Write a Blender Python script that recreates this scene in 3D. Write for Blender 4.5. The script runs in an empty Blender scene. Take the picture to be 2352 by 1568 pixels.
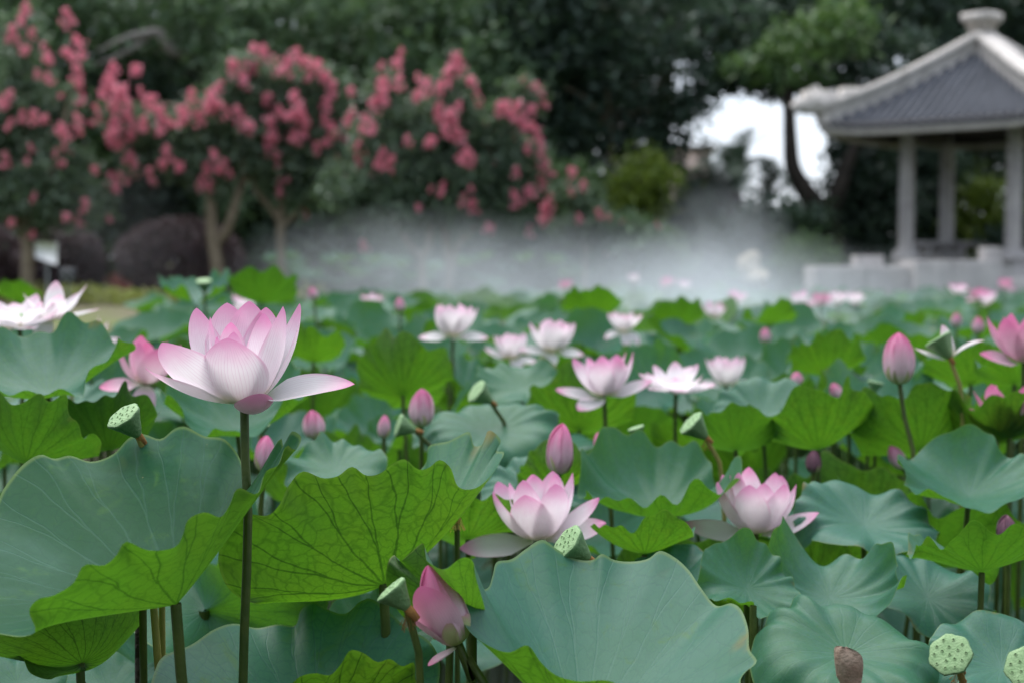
import bpy, math, random
import numpy as np
from mathutils import Vector, Matrix

PI = math.pi
R_ = math.radians
random.seed(7)
rng = np.random.default_rng(7)
scene = bpy.context.scene
COL = scene.collection

# ------------------------------------------------------------------ camera
CAM = np.array([0.0, 0.0, 1.7])
PITCH = R_(3.224)
F = 2352 * 50.0 / 36.0
cd = bpy.data.cameras.new('camera')
cam = bpy.data.objects.new('camera', cd)
COL.objects.link(cam)
cam.location = CAM
cam.rotation_euler = (R_(90) - PITCH, 0, 0)
cd.lens = 50
cd.sensor_width = 36
cd.clip_start = 0.05
cd.clip_end = 1500
cd.dof.use_dof = True
cd.dof.focus_distance = 1.86
cd.dof.aperture_fstop = 3.7
scene.camera = cam

# ------------------------------------------------------------------ sky, sun, exposure
SUN_EL, SUN_AZ = R_(68), R_(-30)         # overcast: a weak, very wide sun high to the left
world = bpy.data.worlds.new('World')
scene.world = world
world.use_nodes = True
wn, wl = world.node_tree.nodes, world.node_tree.links
for n in list(wn):
    wn.remove(n)
wo = wn.new('ShaderNodeOutputWorld')
wb = wn.new('ShaderNodeBackground')
sk = wn.new('ShaderNodeTexSky')
sk.sky_type = 'NISHITA'
sk.sun_disc = False
sk.sun_elevation = SUN_EL
sk.sun_rotation = SUN_AZ
sk.air_density = 1.0
sk.dust_density = 1.6
sk.ozone_density = 1.5
hs = wn.new('ShaderNodeHueSaturation')
hs.inputs['Saturation'].default_value = 0.55
wl.new(sk.outputs[0], hs.inputs['Color'])
cl = wn.new('ShaderNodeMix')                # the even cloud deck in front of the clear sky
cl.data_type = 'RGBA'
cl.inputs[0].default_value = 0.7
cl.inputs[7].default_value = (3.25, 3.55, 4.1, 1)
wl.new(hs.outputs[0], cl.inputs[6])
wl.new(cl.outputs[2], wb.inputs[0])
wb.inputs[1].default_value = 0.098
wl.new(wb.outputs[0], wo.inputs[0])

sd = bpy.data.lights.new('sun', 'SUN')
sd.energy = 1.5
sd.angle = R_(70)
sd.color = (1.0, 0.97, 0.93)
sun = bpy.data.objects.new('sun', sd)
COL.objects.link(sun)
sdir = Vector((math.sin(SUN_AZ) * math.cos(SUN_EL), math.cos(SUN_AZ) * math.cos(SUN_EL), math.sin(SUN_EL)))
sun.rotation_euler = sdir.to_track_quat('Z', 'Y').to_euler()
sun.location = (0, 0, 30)

vs = scene.view_settings
vs.view_transform = 'Standard'
vs.look = 'None'
vs.gamma = 1.0
vs.exposure = 1.66
vs.use_curve_mapping = False
scene.render.engine = 'CYCLES'
cy = scene.cycles
cy.use_denoising = True
cy.max_bounces = 8
cy.diffuse_bounces = 3
cy.glossy_bounces = 2
cy.transmission_bounces = 5
cy.transparent_max_bounces = 8
cy.volume_bounces = 2
cy.volume_step_rate = 3.0
cy.volume_max_steps = 64
cy.caustics_reflective = False
cy.caustics_refractive = False

# ------------------------------------------------------------------ helpers
def at(px, py, d):
    """point seen at picture position (2352 x 1568 grid) at distance d along the view axis"""
    x = (px - 1176.0) / F * d
    yv = -(py - 784.0) / F * d
    c, s = math.cos(PITCH), math.sin(PITCH)
    return np.array([CAM[0] + x, CAM[1] + d * c + yv * s, CAM[2] - d * s + yv * c])

def link(o, parent=None):
    COL.objects.link(o)
    if parent is not None:
        o.parent = parent
    return o

def tag(o, label=None, cat=None, group=None, kind=None):
    if label: o['label'] = label
    if cat: o['category'] = cat
    if group: o['group'] = group
    if kind: o['kind'] = kind
    return o

def empty(name, loc, rz=0.0):
    o = bpy.data.objects.new(name, None)
    o.empty_display_size = 0.1
    o.location = [float(v) for v in loc]
    o.rotation_euler = (0, 0, rz)
    return link(o)

def mesh(name, V, Fc, uv=None, mat=None, smooth=True):
    """V (n,3); Fc (m,k) k=3|4 or list of arrays; uv per loop (m*k,2)"""
    me = bpy.data.meshes.new(name)
    V = np.asarray(V, dtype=np.float32)
    if isinstance(Fc, np.ndarray):
        m, k = Fc.shape
        me.vertices.add(len(V))
        me.vertices.foreach_set('co', V.ravel())
        me.loops.add(m * k)
        me.loops.foreach_set('vertex_index', Fc.astype(np.int32).ravel())
        me.polygons.add(m)
        me.polygons.foreach_set('loop_start', np.arange(0, m * k, k, dtype=np.int32))
        me.polygons.foreach_set('loop_total', np.full(m, k, dtype=np.int32))
        if uv is not None:
            l = me.uv_layers.new(name='UVMap')
            l.data.foreach_set('uv', np.asarray(uv, dtype=np.float32).ravel())
        me.update(calc_edges=True)
    else:
        me.from_pydata([tuple(map(float, v)) for v in V], [], [tuple(map(int, f)) for f in Fc])
        me.update()
    me.validate()
    if smooth:
        me.polygons.foreach_set('use_smooth', np.ones(len(me.polygons), dtype=bool))
    if mat is not None:
        me.materials.append(mat)
    return me

def obj(name, me, parent=None, mw=None):
    o = bpy.data.objects.new(name, me)
    link(o, parent)
    if mw is not None:
        o.matrix_local = mw
    return o

def grid(P, UV, wrap=False):
    """P (nu,nv,3) -> V, quads, loop uv ; wrap joins the last u row to the first"""
    nu, nv = P.shape[:2]
    V = P.reshape(-1, 3)
    iu = np.arange(nu if wrap else nu - 1)
    iv = np.arange(nv - 1)
    A, B = np.meshgrid(iu, iv, indexing='ij')
    A, B = A.ravel(), B.ravel()
    A2 = (A + 1) % nu
    Q = np.stack([A * nv + B, A * nv + B + 1, A2 * nv + B + 1, A2 * nv + B], 1)
    uvv = UV.reshape(-1, 2)
    L = uvv[Q.ravel()].copy()
    if wrap:
        L = L.reshape(-1, 4, 2)
        last = A == nu - 1
        L[last, 2, 0] = 1.0
        L[last, 3, 0] = 1.0
        L = L.reshape(-1, 2)
    return V, Q, L

def flip(Q, L=None):
    Q2 = Q[:, ::-1].copy()
    if L is None:
        return Q2
    return Q2, L.reshape(-1, 4, 2)[:, ::-1].reshape(-1, 2).copy()

def catmull(pts, n, closed=False):
    P = np.asarray(pts, dtype=float)
    k = len(P)
    if closed:
        idx = lambda i: P[i % k]
        segs = k
    else:
        idx = lambda i: P[min(max(i, 0), k - 1)]
        segs = k - 1
    out = []
    m = 12
    for i in range(segs):
        p0, p1, p2, p3 = idx(i - 1), idx(i), idx(i + 1), idx(i + 2)
        if not closed and i == 0: p0 = 2 * p1 - p2
        if not closed and i == segs - 1: p3 = 2 * p2 - p1
        k1, k2, k3 = [max(np.linalg.norm(q - p) ** 0.5, 1e-5) for p, q in ((p0, p1), (p1, p2), (p2, p3))]
        t0, t1 = 0.0, k1
        t2, t3 = k1 + k2, k1 + k2 + k3
        for j in range(m):
            t = t1 + (t2 - t1) * j / m
            a1 = (t1 - t) / (t1 - t0) * p0 + (t - t0) / (t1 - t0) * p1
            a2 = (t2 - t) / (t2 - t1) * p1 + (t - t1) / (t2 - t1) * p2
            a3 = (t3 - t) / (t3 - t2) * p2 + (t - t2) / (t3 - t2) * p3
            b1 = (t2 - t) / (t2 - t0) * a1 + (t - t0) / (t2 - t0) * a2
            b2 = (t3 - t) / (t3 - t1) * a2 + (t - t1) / (t3 - t1) * a3
            out.append((t2 - t) / (t2 - t1) * b1 + (t - t1) / (t2 - t1) * b2)
    if not closed:
        out.append(P[-1])
    out = np.array(out)
    Q = np.vstack([out, out[:1]]) if closed else out
    s = np.concatenate([[0], np.cumsum(np.linalg.norm(np.diff(Q, axis=0), axis=1))])
    t = np.linspace(0, s[-1], n + 1)[:-1] if closed else np.linspace(0, s[-1], n)
    return np.stack([np.interp(t, s, Q[:, a]) for a in range(3)], 1)

def tube(pts, rad, seg=8, n=None, caps=True):
    P = np.asarray(pts, float)
    if n:
        r0 = np.asarray(rad, float)
        tt = np.linspace(0, 1, len(r0))
        P = catmull(P, n)
        rad = np.interp(np.linspace(0, 1, n), tt, r0)
    rad = np.asarray(rad, float)
    if rad.ndim == 0:
        rad = np.full(len(P), float(rad))
    T = np.gradient(P, axis=0)
    T /= np.linalg.norm(T, axis=1)[:, None] + 1e-9
    ref = np.array([0.0, 1.0, 0.0]) if abs(T[0][1]) < 0.8 else np.array([1.0, 0, 0])
    V = []
    for p, t, r in zip(P, T, rad):
        a = np.cross(t, ref); a /= np.linalg.norm(a) + 1e-9
        b = np.cross(a, t)
        ang = np.arange(seg) / seg * 2 * PI
        V.append(p + r * (np.cos(ang)[:, None] * a + np.sin(ang)[:, None] * b))
    V = np.array(V)
    m = len(P)
    Q = []
    for i in range(m - 1):
        for j in range(seg):
            k = (j + 1) % seg
            Q.append((i * seg + j, i * seg + k, (i + 1) * seg + k, (i + 1) * seg + j))
    return V.reshape(-1, 3), np.array(Q)

class MB:
    """joins quad pieces into one mesh"""
    def __init__(self):
        self.V, self.Q, self.n = [], [], 0
    def add(self, V, Q):
        V = np.asarray(V, float); Q = np.asarray(Q)
        self.V.append(V); self.Q.append(Q + self.n); self.n += len(V)
        return self
    def tube(self, *a, **k):
        return self.add(*tube(*a, **k))
    def box(self, c, s, rz=0.0):
        x, y, z = [v / 2 for v in s]
        v = np.array([(-x, -y, -z), (x, -y, -z), (x, y, -z), (-x, y, -z), (-x, -y, z), (x, -y, z), (x, y, z), (-x, y, z)])
        cc, ss = math.cos(rz), math.sin(rz)
        v = np.stack([v[:, 0] * cc - v[:, 1] * ss, v[:, 0] * ss + v[:, 1] * cc, v[:, 2]], 1) + np.asarray(c)
        return self.add(v, np.array([(3, 2, 1, 0), (4, 5, 6, 7), (0, 1, 5, 4), (1, 2, 6, 5), (2, 3, 7, 6), (3, 0, 4, 7)]))
    def lathe(self, prof, seg=16, c=(0, 0, 0)):
        prof = np.asarray(prof, float)
        ang = np.arange(seg) / seg * 2 * PI
        V = np.stack([prof[:, 0][:, None] * np.cos(ang), prof[:, 0][:, None] * np.sin(ang), np.repeat(prof[:, 1][:, None], seg, 1)], 2)
        Q = []
        for i in range(len(prof) - 1):
            for j in range(seg):
                k = (j + 1) % seg
                Q.append((i * seg + j, i * seg + k, (i + 1) * seg + k, (i + 1) * seg + j))
        return self.add(V.reshape(-1, 3) + np.asarray(c), np.array(Q))
    def mesh(self, name, mat, smooth=True):
        return mesh(name, np.vstack(self.V), np.vstack(self.Q), None, mat, smooth)

def axis_rot(n):
    """rotation taking +z to n"""
    return Vector((0, 0, 1)).rotation_difference(Vector([float(v) for v in n]).normalized()).to_matrix().to_4x4()

# ------------------------------------------------------------------ materials
class NT:
    def __init__(self, name):
        self.m = bpy.data.materials.new(name)
        self.m.use_nodes = True
        self.t = self.m.node_tree
        for n in list(self.t.nodes):
            self.t.nodes.remove(n)
        self.out = self.t.nodes.new('ShaderNodeOutputMaterial')
    def n(self, typ, **kw):
        nd = self.t.nodes.new(typ)
        for k, v in kw.items():
            setattr(nd, k, v)
        return nd
    def set(self, sock, v):
        if hasattr(v, 'is_output'):
            self.t.links.new(v, sock)
        elif v is not None:
            if isinstance(v, (tuple, list)) and len(v) == 3 and sock.type == 'RGBA':
                v = (*v, 1)
            sock.default_value = v
    def math(self, op, a, b=None, c=None, clamp=False):
        nd = self.n('ShaderNodeMath', operation=op, use_clamp=clamp)
        self.set(nd.inputs[0], a)
        if b is not None: self.set(nd.inputs[1], b)
        if c is not None: self.set(nd.inputs[2], c)
        return nd.outputs[0]
    def sstep(self, x, lo, hi):
        nd = self.n('ShaderNodeMapRange', interpolation_type='SMOOTHSTEP')
        self.set(nd.inputs['Value'], x)
        self.set(nd.inputs['From Min'], lo); self.set(nd.inputs['From Max'], hi)
        return nd.outputs[0]
    def mix(self, f, a, b, typ='MIX'):
        nd = self.n('ShaderNodeMix', data_type='RGBA', blend_type=typ)
        self.set(nd.inputs[0], f); self.set(nd.inputs[6], a); self.set(nd.inputs[7], b)
        return nd.outputs[2]
    def noise(self, vec=None, scale=5, detail=3, rough=0.5, dist=0.0, dim='3D'):
        nd = self.n('ShaderNodeTexNoise', noise_dimensions=dim)
        if vec is not None: self.set(nd.inputs['Vector'], vec)
        nd.inputs['Scale'].default_value = scale
        nd.inputs['Detail'].default_value = detail
        nd.inputs['Roughness'].default_value = rough
        nd.inputs['Distortion'].default_value = dist
        return nd.outputs[0]
    def comb(self, x, y, z=0.0):
        nd = self.n('ShaderNodeCombineXYZ')
        for i, v in enumerate((x, y, z)): self.set(nd.inputs[i], v)
        return nd.outputs[0]
    def coord(self, which='Object'):
        return self.n('ShaderNodeTexCoord').outputs[which]
    def bump(self, h, strength=0.3, dist=0.01):
        nd = self.n('ShaderNodeBump')
        nd.inputs['Strength'].default_value = strength
        nd.inputs['Distance'].default_value = dist
        self.set(nd.inputs['Height'], h)
        return nd.outputs[0]
    def pbr(self, col, rough=0.5, spec=0.5, normal=None, **kw):
        nd = self.n('ShaderNodeBsdfPrincipled')
        self.set(nd.inputs['Base Color'], col)
        self.set(nd.inputs['Roughness'], rough)
        self.set(nd.inputs['Specular IOR Level'], spec)
        if normal is not None: self.set(nd.inputs['Normal'], normal)
        for k, v in kw.items():
            self.set(nd.inputs[k], v)
        return nd.outputs[0]
    def trans(self, col, normal=None):
        nd = self.n('ShaderNodeBsdfTranslucent')
        self.set(nd.inputs[0], col)
        return nd.outputs[0]
    def mixs(self, f, a, b):
        nd = self.n('ShaderNodeMixShader')
        self.set(nd.inputs[0], f); self.set(nd.inputs[1], a); self.set(nd.inputs[2], b)
        return nd.outputs[0]
    def done(self, s):
        self.t.links.new(s, self.out.inputs[0])
        return self.m

def simple(name, c1, c2, scale=8, rough=0.6, spec=0.4, bump=0.2, bdist=0.01):
    t = NT(name)
    co = t.coord()
    n = t.noise(co, scale, 5, 0.6)
    n2 = t.noise(co, scale * 5, 3, 0.6)
    c = t.mix(t.sstep(n, 0.3, 0.7), c1, c2)
    c = t.mix(t.math('MULTIPLY', n2, 0.35), c, tuple(v * 0.5 for v in c1))
    return t.done(t.pbr(c, rough, spec, t.bump(n2, bump, bdist)))

def weathered(name, c1, c2, scale=3, rough=0.8, spec=0.3, bump=0.4, bdist=0.02):
    """stone or fired clay with rain streaks, lichen and moss"""
    t = NT(name)
    co = t.coord()
    n = t.noise(co, scale, 5, 0.65)
    c = t.mix(t.sstep(n, 0.3, 0.7), c1, c2)
    sp = t.n('ShaderNodeSeparateXYZ'); t.set(sp.inputs[0], co)
    stv = t.comb(t.math('MULTIPLY', sp.outputs[0], 7.0), t.math('MULTIPLY', sp.outputs[1], 7.0), t.math('MULTIPLY', sp.outputs[2], 0.8))
    streak = t.sstep(t.noise(stv, 1.0, 4, 0.6), 0.50, 0.72)
    c = t.mix(t.math('MULTIPLY', streak, 0.55), c, tuple(v * 0.45 for v in c1))
    lich = t.sstep(t.noise(co, scale * 2.3, 5, 0.7), 0.58, 0.68)
    c = t.mix(t.math('MULTIPLY', lich, 0.35), c, (c1[0] * 0.75, c1[1] * 0.85, c1[2] * 0.55))
    return t.done(t.pbr(c, rough, spec, t.bump(t.noise(co, scale * 6, 4, 0.6), bump, bdist)))

def leaf_material(name, top=(0.052, 0.175, 0.130), top2=(0.042, 0.160, 0.080), under=(0.045, 0.120, 0.020), trn=(0.110, 0.310, 0.012), tw=0.40, spec=0.30):
    t = NT(name)
    uv = t.n('ShaderNodeUVMap').outputs[0]
    sp = t.n('ShaderNodeSeparateXYZ'); t.set(sp.inputs[0], uv)
    U, V = sp.outputs[0], sp.outputs[1]
    co = t.coord()
    oi = t.n('ShaderNodeObjectInfo').outputs['Random']
    NV = 21.0
    wob = t.noise(t.comb(t.math('MULTIPLY', U, 14), t.math('MULTIPLY', V, 3.0)), 1.0, 2, 0.5)
    a = t.math('ADD', t.math('MULTIPLY', U, NV), t.math('MULTIPLY', t.math('SUBTRACT', wob, 0.5), 0.55))
    x = t.math('SUBTRACT', t.math('FRACT', a), 0.5)
    wnz = t.n('ShaderNodeTexWhiteNoise', noise_dimensions='1D')
    t.set(wnz.inputs['W'], t.math('FLOOR', a))
    r0 = t.math('MULTIPLY_ADD', wnz.outputs[0], 0.28, 0.42)
    fork = t.math('MULTIPLY', t.math('MAXIMUM', t.math('SUBTRACT', V, r0), 0.0), 0.55)
    d = t.math('ABSOLUTE', t.math('SUBTRACT', t.math('ABSOLUTE', x), fork))
    dp = t.math('MULTIPLY', t.math('MULTIPLY', d, V), 2 * PI / NV)
    w = t.math('MULTIPLY_ADD', V, -0.0110, 0.0175)
    vein = t.math('SUBTRACT', 1.0, t.sstep(dp, t.math('MULTIPLY', w, 0.15), w))
    vo = t.n('ShaderNodeTexVoronoi', feature='DISTANCE_TO_EDGE')
    nz = t.noise(t.comb(t.math('MULTIPLY', U, 60), t.math('MULTIPLY', V, 9)), 1.0, 2, 0.5)
    t.set(vo.inputs['Vector'], t.comb(t.math('MULTIPLY', a, 1.7), t.math('ADD', t.math('MULTIPLY', V, 13.0), t.math('MULTIPLY', nz, 1.2)), 0.0))
    vo.inputs['Scale'].default_value = 1.0
    ret = t.math('SUBTRACT', 1.0, t.sstep(vo.outputs[0], 0.0, 0.11))
    vo2 = t.n('ShaderNodeTexVoronoi', feature='DISTANCE_TO_EDGE')
    t.set(vo2.inputs['Vector'], t.comb(t.math('MULTIPLY', a, 5.0), t.math('MULTIPLY', V, 34.0), 0.0))
    vo2.inputs['Scale'].default_value = 1.0
    ret2 = t.math('SUBTRACT', 1.0, t.sstep(vo2.outputs[0], 0.0, 0.16))
    big = t.noise(co, 9.0, 4, 0.6)
    var = t.math('MULTIPLY_ADD', oi, 0.5, t.math('MULTIPLY', big, 0.6))
    # upper side
    tc = t.mix(t.sstep(var, 0.25, 0.85), top, top2)
    blot = t.sstep(t.noise(co, 26.0, 4, 0.65, 0.6), 0.56, 0.74)
    tc = t.mix(t.math('MULTIPLY', blot, 0.65), tc, (0.065, 0.175, 0.042))
    tc = t.mix(t.math('MULTIPLY', t.sstep(t.noise(co, 3.2, 5, 0.7, 0.8), 0.46, 0.70), 0.42), tc, (0.085, 0.20, 0.165))
    tc = t.mix(t.math('MULTIPLY', vein, 0.15), tc, (0.14, 0.30, 0.22))
    tc = t.mix(t.math('MULTIPLY', ret, 0.07), tc, (0.03, 0.10, 0.05))
    spot = t.n('ShaderNodeTexVoronoi', feature='F1'); t.set(spot.inputs['Vector'], co); spot.inputs['Scale'].default_value = 21.0
    spm = t.math('MULTIPLY', t.math('SUBTRACT', 1.0, t.sstep(spot.outputs['Distance'], 0.03, 0.06)), t.sstep(t.noise(co, 7, 1), 0.48, 0.56))
    tc = t.mix(t.math('MULTIPLY', spm, 0.8), tc, (0.42, 0.36, 0.16))
    # lower side
    uc = t.mix(t.sstep(var, 0.3, 0.9), under, tuple(v * 0.8 for v in under))
    vm = t.math('ADD', t.math('MULTIPLY', vein, 0.80), t.math('ADD', t.math('MULTIPLY', ret, 0.42), t.math('MULTIPLY', ret2, 0.18)), clamp=True)
    uc = t.mix(vm, uc, (0.018, 0.055, 0.008))
    # light that comes through
    trc = t.mix(t.sstep(big, 0.35, 0.75), trn, (trn[0] * 1.25, trn[1] * 1.0, trn[2]))
    trc = t.mix(t.math('MULTIPLY', vm, 0.85), trc, (0.015, 0.06, 0.004))
    trc = t.mix(t.math('MULTIPLY', oi, 0.65), trc, (0.05, 0.17, 0.010))
    # thin pale rim
    rim = t.sstep(V, 0.983, 0.995)
    tc = t.mix(t.math('MULTIPLY', rim, 0.6), tc, (0.18, 0.28, 0.09))
    uc = t.mix(t.math('MULTIPLY', rim, 0.6), uc, (0.20, 0.26, 0.07))
    # browned patches near the rim of some leaves
    br = t.math('MULTIPLY', t.sstep(V, 0.86, 1.0), t.sstep(t.noise(t.comb(t.math('MULTIPLY', U, 9), V, t.math('MULTIPLY', oi, 50)), 1.4, 3, 0.6), 0.60, 0.70))
    tc = t.mix(t.math('MULTIPLY', br, 0.8), tc, (0.22, 0.17, 0.05))
    uc = t.mix(t.math('MULTIPLY', br, 0.8), uc, (0.20, 0.14, 0.04))
    hgt = t.math('ADD', t.math('MULTIPLY', vein, -0.6), t.math('ADD', t.math('MULTIPLY', ret, -0.15), t.math('MULTIPLY', t.noise(co, 45, 3, 0.6), 0.5)))
    nrm = t.bump(hgt, 0.22, 0.0018)
    rgh = t.math('MULTIPLY_ADD', big, 0.20, 0.32)
    st = t.pbr(tc, rgh, spec, nrm)
    sb = t.pbr(uc, 0.55, 0.35, nrm)
    geo = t.n('ShaderNodeNewGeometry')
    side = t.mixs(geo.outputs['Backfacing'], st, sb)
    return t.done(t.mixs(tw, side, t.trans(trc)))

def petal_material(name, base, mid, tip, vein, edge=1.0, tw=0.46, tip0=0.60, glow=0.28):
    t = NT(name)
    uv = t.n('ShaderNodeUVMap').outputs[0]
    sp = t.n('ShaderNodeSeparateXYZ'); t.set(sp.inputs[0], uv)
    U, V = sp.outputs[0], sp.outputs[1]
    co = t.coord()
    au = t.math('MULTIPLY', t.math('ABSOLUTE', t.math('SUBTRACT', U, 0.5)), 2.0)
    nz = t.noise(co, 30, 3, 0.6)
    vv = t.math('ADD', V, t.math('MULTIPLY', t.math('SUBTRACT', nz, 0.5), 0.16))
    c = t.mix(t.sstep(vv, 0.0, 0.30), base, mid)
    tipf = t.math('MAXIMUM', t.math('MULTIPLY', t.sstep(vv, tip0, 1.04), 1.0),
                  t.math('MULTIPLY', t.math('MULTIPLY', t.sstep(au, 0.80, 1.0), t.sstep(V, 0.30, 0.80)), 0.60 * edge))
    c = t.mix(tipf, c, tip)
    line = t.math('ABSOLUTE', t.math('SINE', t.math('ADD', t.math('MULTIPLY', U, 62.0), t.math('MULTIPLY', t.noise(t.comb(t.math('MULTIPLY', U, 9), t.math('MULTIPLY', V, 3)), 1.0, 2), 5.0))))
    ln = t.math('MULTIPLY', t.math('SUBTRACT', 1.0, t.sstep(line, 0.05, 0.38)), t.math('MULTIPLY_ADD', V, 0.42, 0.22))
    c = t.mix(ln, c, vein)
    nrm = t.bump(t.math('ADD', line, nz), 0.18, 0.0006)
    sb = t.pbr(c, 0.42, 0.35, nrm)
    trc = t.mix(t.math('MULTIPLY', t.math('SUBTRACT', 1.0, tipf), glow), c, (0.98, 0.955, 0.94))
    return t.done(t.mixs(tw, sb, t.trans(trc)))

def foliage_material(name, c1, c2, c3, tw=0.3, rough=0.5, trn=None):
    t = NT(name)
    g = t.n('ShaderNodeNewGeometry')
    ri = g.outputs['Random Per Island']
    co = t.coord()
    n = t.noise(co, 0.9, 3, 0.6)
    c = t.mix(t.sstep(n, 0.35, 0.65), c1, c2)
    c = t.mix(t.math('MULTIPLY', t.math('POWER', ri, 2.0), 0.9), c, c3)
    s = t.pbr(c, rough, 0.4)
    return t.done(t.mixs(tw, s, t.trans(t.mix(0.5, c, trn or (c3[0], c3[1] * 1.2, c3[2] * 0.5)))))

M = {}
M['leaf'] = leaf_material('lotus_leaf')
M['leaf_dark'] = leaf_material('dark_lotus_leaf', top=(0.020, 0.098, 0.060), top2=(0.020, 0.092, 0.042), spec=0.07)  # darker upper side with less gloss
M['leaf_bright'] = leaf_material('bright_lotus_leaf', under=(0.06, 0.14, 0.02), trn=(0.145, 0.40, 0.012))  # stronger green underneath and in the translucent colour
M['petal'] = petal_material('petal_pale', (0.86, 0.85, 0.68), (0.90, 0.835, 0.885), (0.80, 0.26, 0.52), (0.66, 0.38, 0.54))
M['petal_white'] = petal_material('petal_white', (0.87, 0.83, 0.60), (0.91, 0.875, 0.90), (0.84, 0.50, 0.66), (0.78, 0.58, 0.68), edge=0.7)
M['petal_pink'] = petal_material('petal_pink', (0.80, 0.74, 0.62), (0.82, 0.56, 0.68), (0.74, 0.18, 0.40), (0.60, 0.26, 0.42), tw=0.35, tip0=0.35)
M['bud'] = petal_material('bud_petal', (0.66, 0.70, 0.48), (0.80, 0.58, 0.66), (0.70, 0.15, 0.36), (0.58, 0.28, 0.42), tw=0.3, tip0=0.38)
M['budgreen'] = petal_material('bud_sepal', (0.44, 0.54, 0.17), (0.52, 0.55, 0.27), (0.62, 0.30, 0.36), (0.42, 0.30, 0.26), tw=0.25)
M['lip'] = petal_material('fallen_lip', (0.74, 0.66, 0.56), (0.72, 0.48, 0.58), (0.66, 0.24, 0.40), (0.55, 0.30, 0.42), tw=0.35, tip0=0.4)
M['duskbud'] = petal_material('dusky_bud', (0.20, 0.16, 0.12), (0.20, 0.10, 0.14), (0.16, 0.05, 0.09), (0.14, 0.06, 0.09), tw=0.2)
M['stem'] = simple('lotus_stem', (0.045, 0.080, 0.012), (0.075, 0.105, 0.018), 30, 0.5, 0.4, 0.5, 0.002)
M['stem_yellow'] = simple('old_stem', (0.30, 0.26, 0.07), (0.22, 0.24, 0.06), 26, 0.55, 0.4, 0.5, 0.002)
M['pod'] = simple('seed_pod', (0.12, 0.235, 0.10), (0.20, 0.33, 0.15), 38, 0.55, 0.35, 0.5, 0.004)
M['pod_top'] = simple('seed_pod_top', (0.22, 0.37, 0.17), (0.30, 0.45, 0.23), 70, 0.6, 0.3, 0.5, 0.003)
M['seed'] = simple('seed', (0.06, 0.09, 0.03), (0.12, 0.14, 0.06), 60, 0.5)
M['stamen'] = simple('stamen', (0.75, 0.50, 0.10), (0.82, 0.62, 0.22), 60, 0.6)
M['withered'] = simple('withered', (0.20, 0.09, 0.03), (0.36, 0.19, 0.06), 60, 0.7, 0.2, 0.5, 0.003)
M['drypetal'] = simple('dry_leaf', (0.30, 0.20, 0.15), (0.44, 0.34, 0.27), 40, 0.7, 0.2, 0.6, 0.004)
M['bark'] = simple('bark', (0.20, 0.16, 0.115), (0.30, 0.25, 0.18), 6, 0.8, 0.2, 0.5, 0.03)
M['dbark'] = simple('dark_bark', (0.025, 0.022, 0.018), (0.05, 0.042, 0.035), 5, 0.85, 0.2, 0.6, 0.05)
M['greybark'] = simple('grey_bark', (0.30, 0.28, 0.26), (0.42, 0.39, 0.36), 5, 0.85, 0.2, 0.6, 0.05)
M['stone'] = weathered('pale_stone', (0.36, 0.34, 0.34), (0.46, 0.44, 0.43), 3, 0.8, 0.3, 0.4, 0.02)
M['ridge'] = weathered('ridge_plaster', (0.50, 0.47, 0.44), (0.62, 0.58, 0.55), 2.5, 0.8, 0.3, 0.4, 0.02)
M['tile'] = weathered('grey_tile', (0.042, 0.050, 0.068), (0.070, 0.080, 0.102), 2.2, 0.7, 0.4, 0.4, 0.02)
M['soffit'] = simple('shade_toned_timber', (0.022, 0.018, 0.016), (0.04, 0.032, 0.028), 4, 0.7)  # shade under the eaves put into the colour of soffit and beams
M['rock'] = simple('beige_rock', (0.42, 0.36, 0.27), (0.54, 0.47, 0.37), 3, 0.85, 0.2, 0.7, 0.05)
M['white'] = simple('white_paint', (0.66, 0.68, 0.70), (0.74, 0.75, 0.76), 4, 0.5)
M['metal'] = simple('grey_metal', (0.16, 0.17, 0.19), (0.24, 0.25, 0.27), 8, 0.45)
M['black'] = simple('black_housing', (0.02, 0.02, 0.025), (0.04, 0.04, 0.045), 8, 0.4)
M['plaster'] = simple('building_plaster', (0.55, 0.44, 0.40), (0.64, 0.54, 0.50), 0.8, 0.85)
M['bg1'] = foliage_material('evergreen_a', (0.058, 0.108, 0.062), (0.088, 0.150, 0.085), (0.15, 0.23, 0.13))
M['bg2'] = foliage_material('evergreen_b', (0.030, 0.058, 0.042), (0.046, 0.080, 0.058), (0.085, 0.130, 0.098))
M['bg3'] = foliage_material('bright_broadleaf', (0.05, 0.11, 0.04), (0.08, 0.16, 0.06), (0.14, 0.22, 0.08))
M['lime'] = foliage_material('lime_shrub', (0.075, 0.13, 0.018), (0.11, 0.17, 0.025), (0.19, 0.25, 0.045), 0.4)
M['myrtle'] = foliage_material('myrtle_leaf', (0.080, 0.130, 0.075), (0.105, 0.160, 0.110), (0.17, 0.24, 0.17), 0.3, 0.4)
M['purple'] = foliage_material('purple_shrub', (0.072, 0.054, 0.068), (0.094, 0.070, 0.088), (0.16, 0.10, 0.12), 0.15)
M['hedge'] = foliage_material('golden_hedge', (0.22, 0.26, 0.06), (0.28, 0.30, 0.09), (0.36, 0.38, 0.14), 0.3)
M['redleaf'] = foliage_material('red_leaf', (0.20, 0.05, 0.06), (0.28, 0.07, 0.09), (0.38, 0.13, 0.14), 0.3)
M['blossom'] = foliage_material('myrtle_blossom', (0.68, 0.20, 0.28), (0.77, 0.27, 0.36), (0.90, 0.46, 0.54), 0.35, 0.6, (0.85, 0.32, 0.42))
M['palm'] = foliage_material('cycad_leaf', (0.022, 0.05, 0.03), (0.03, 0.065, 0.04), (0.06, 0.10, 0.06), 0.2)

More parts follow.
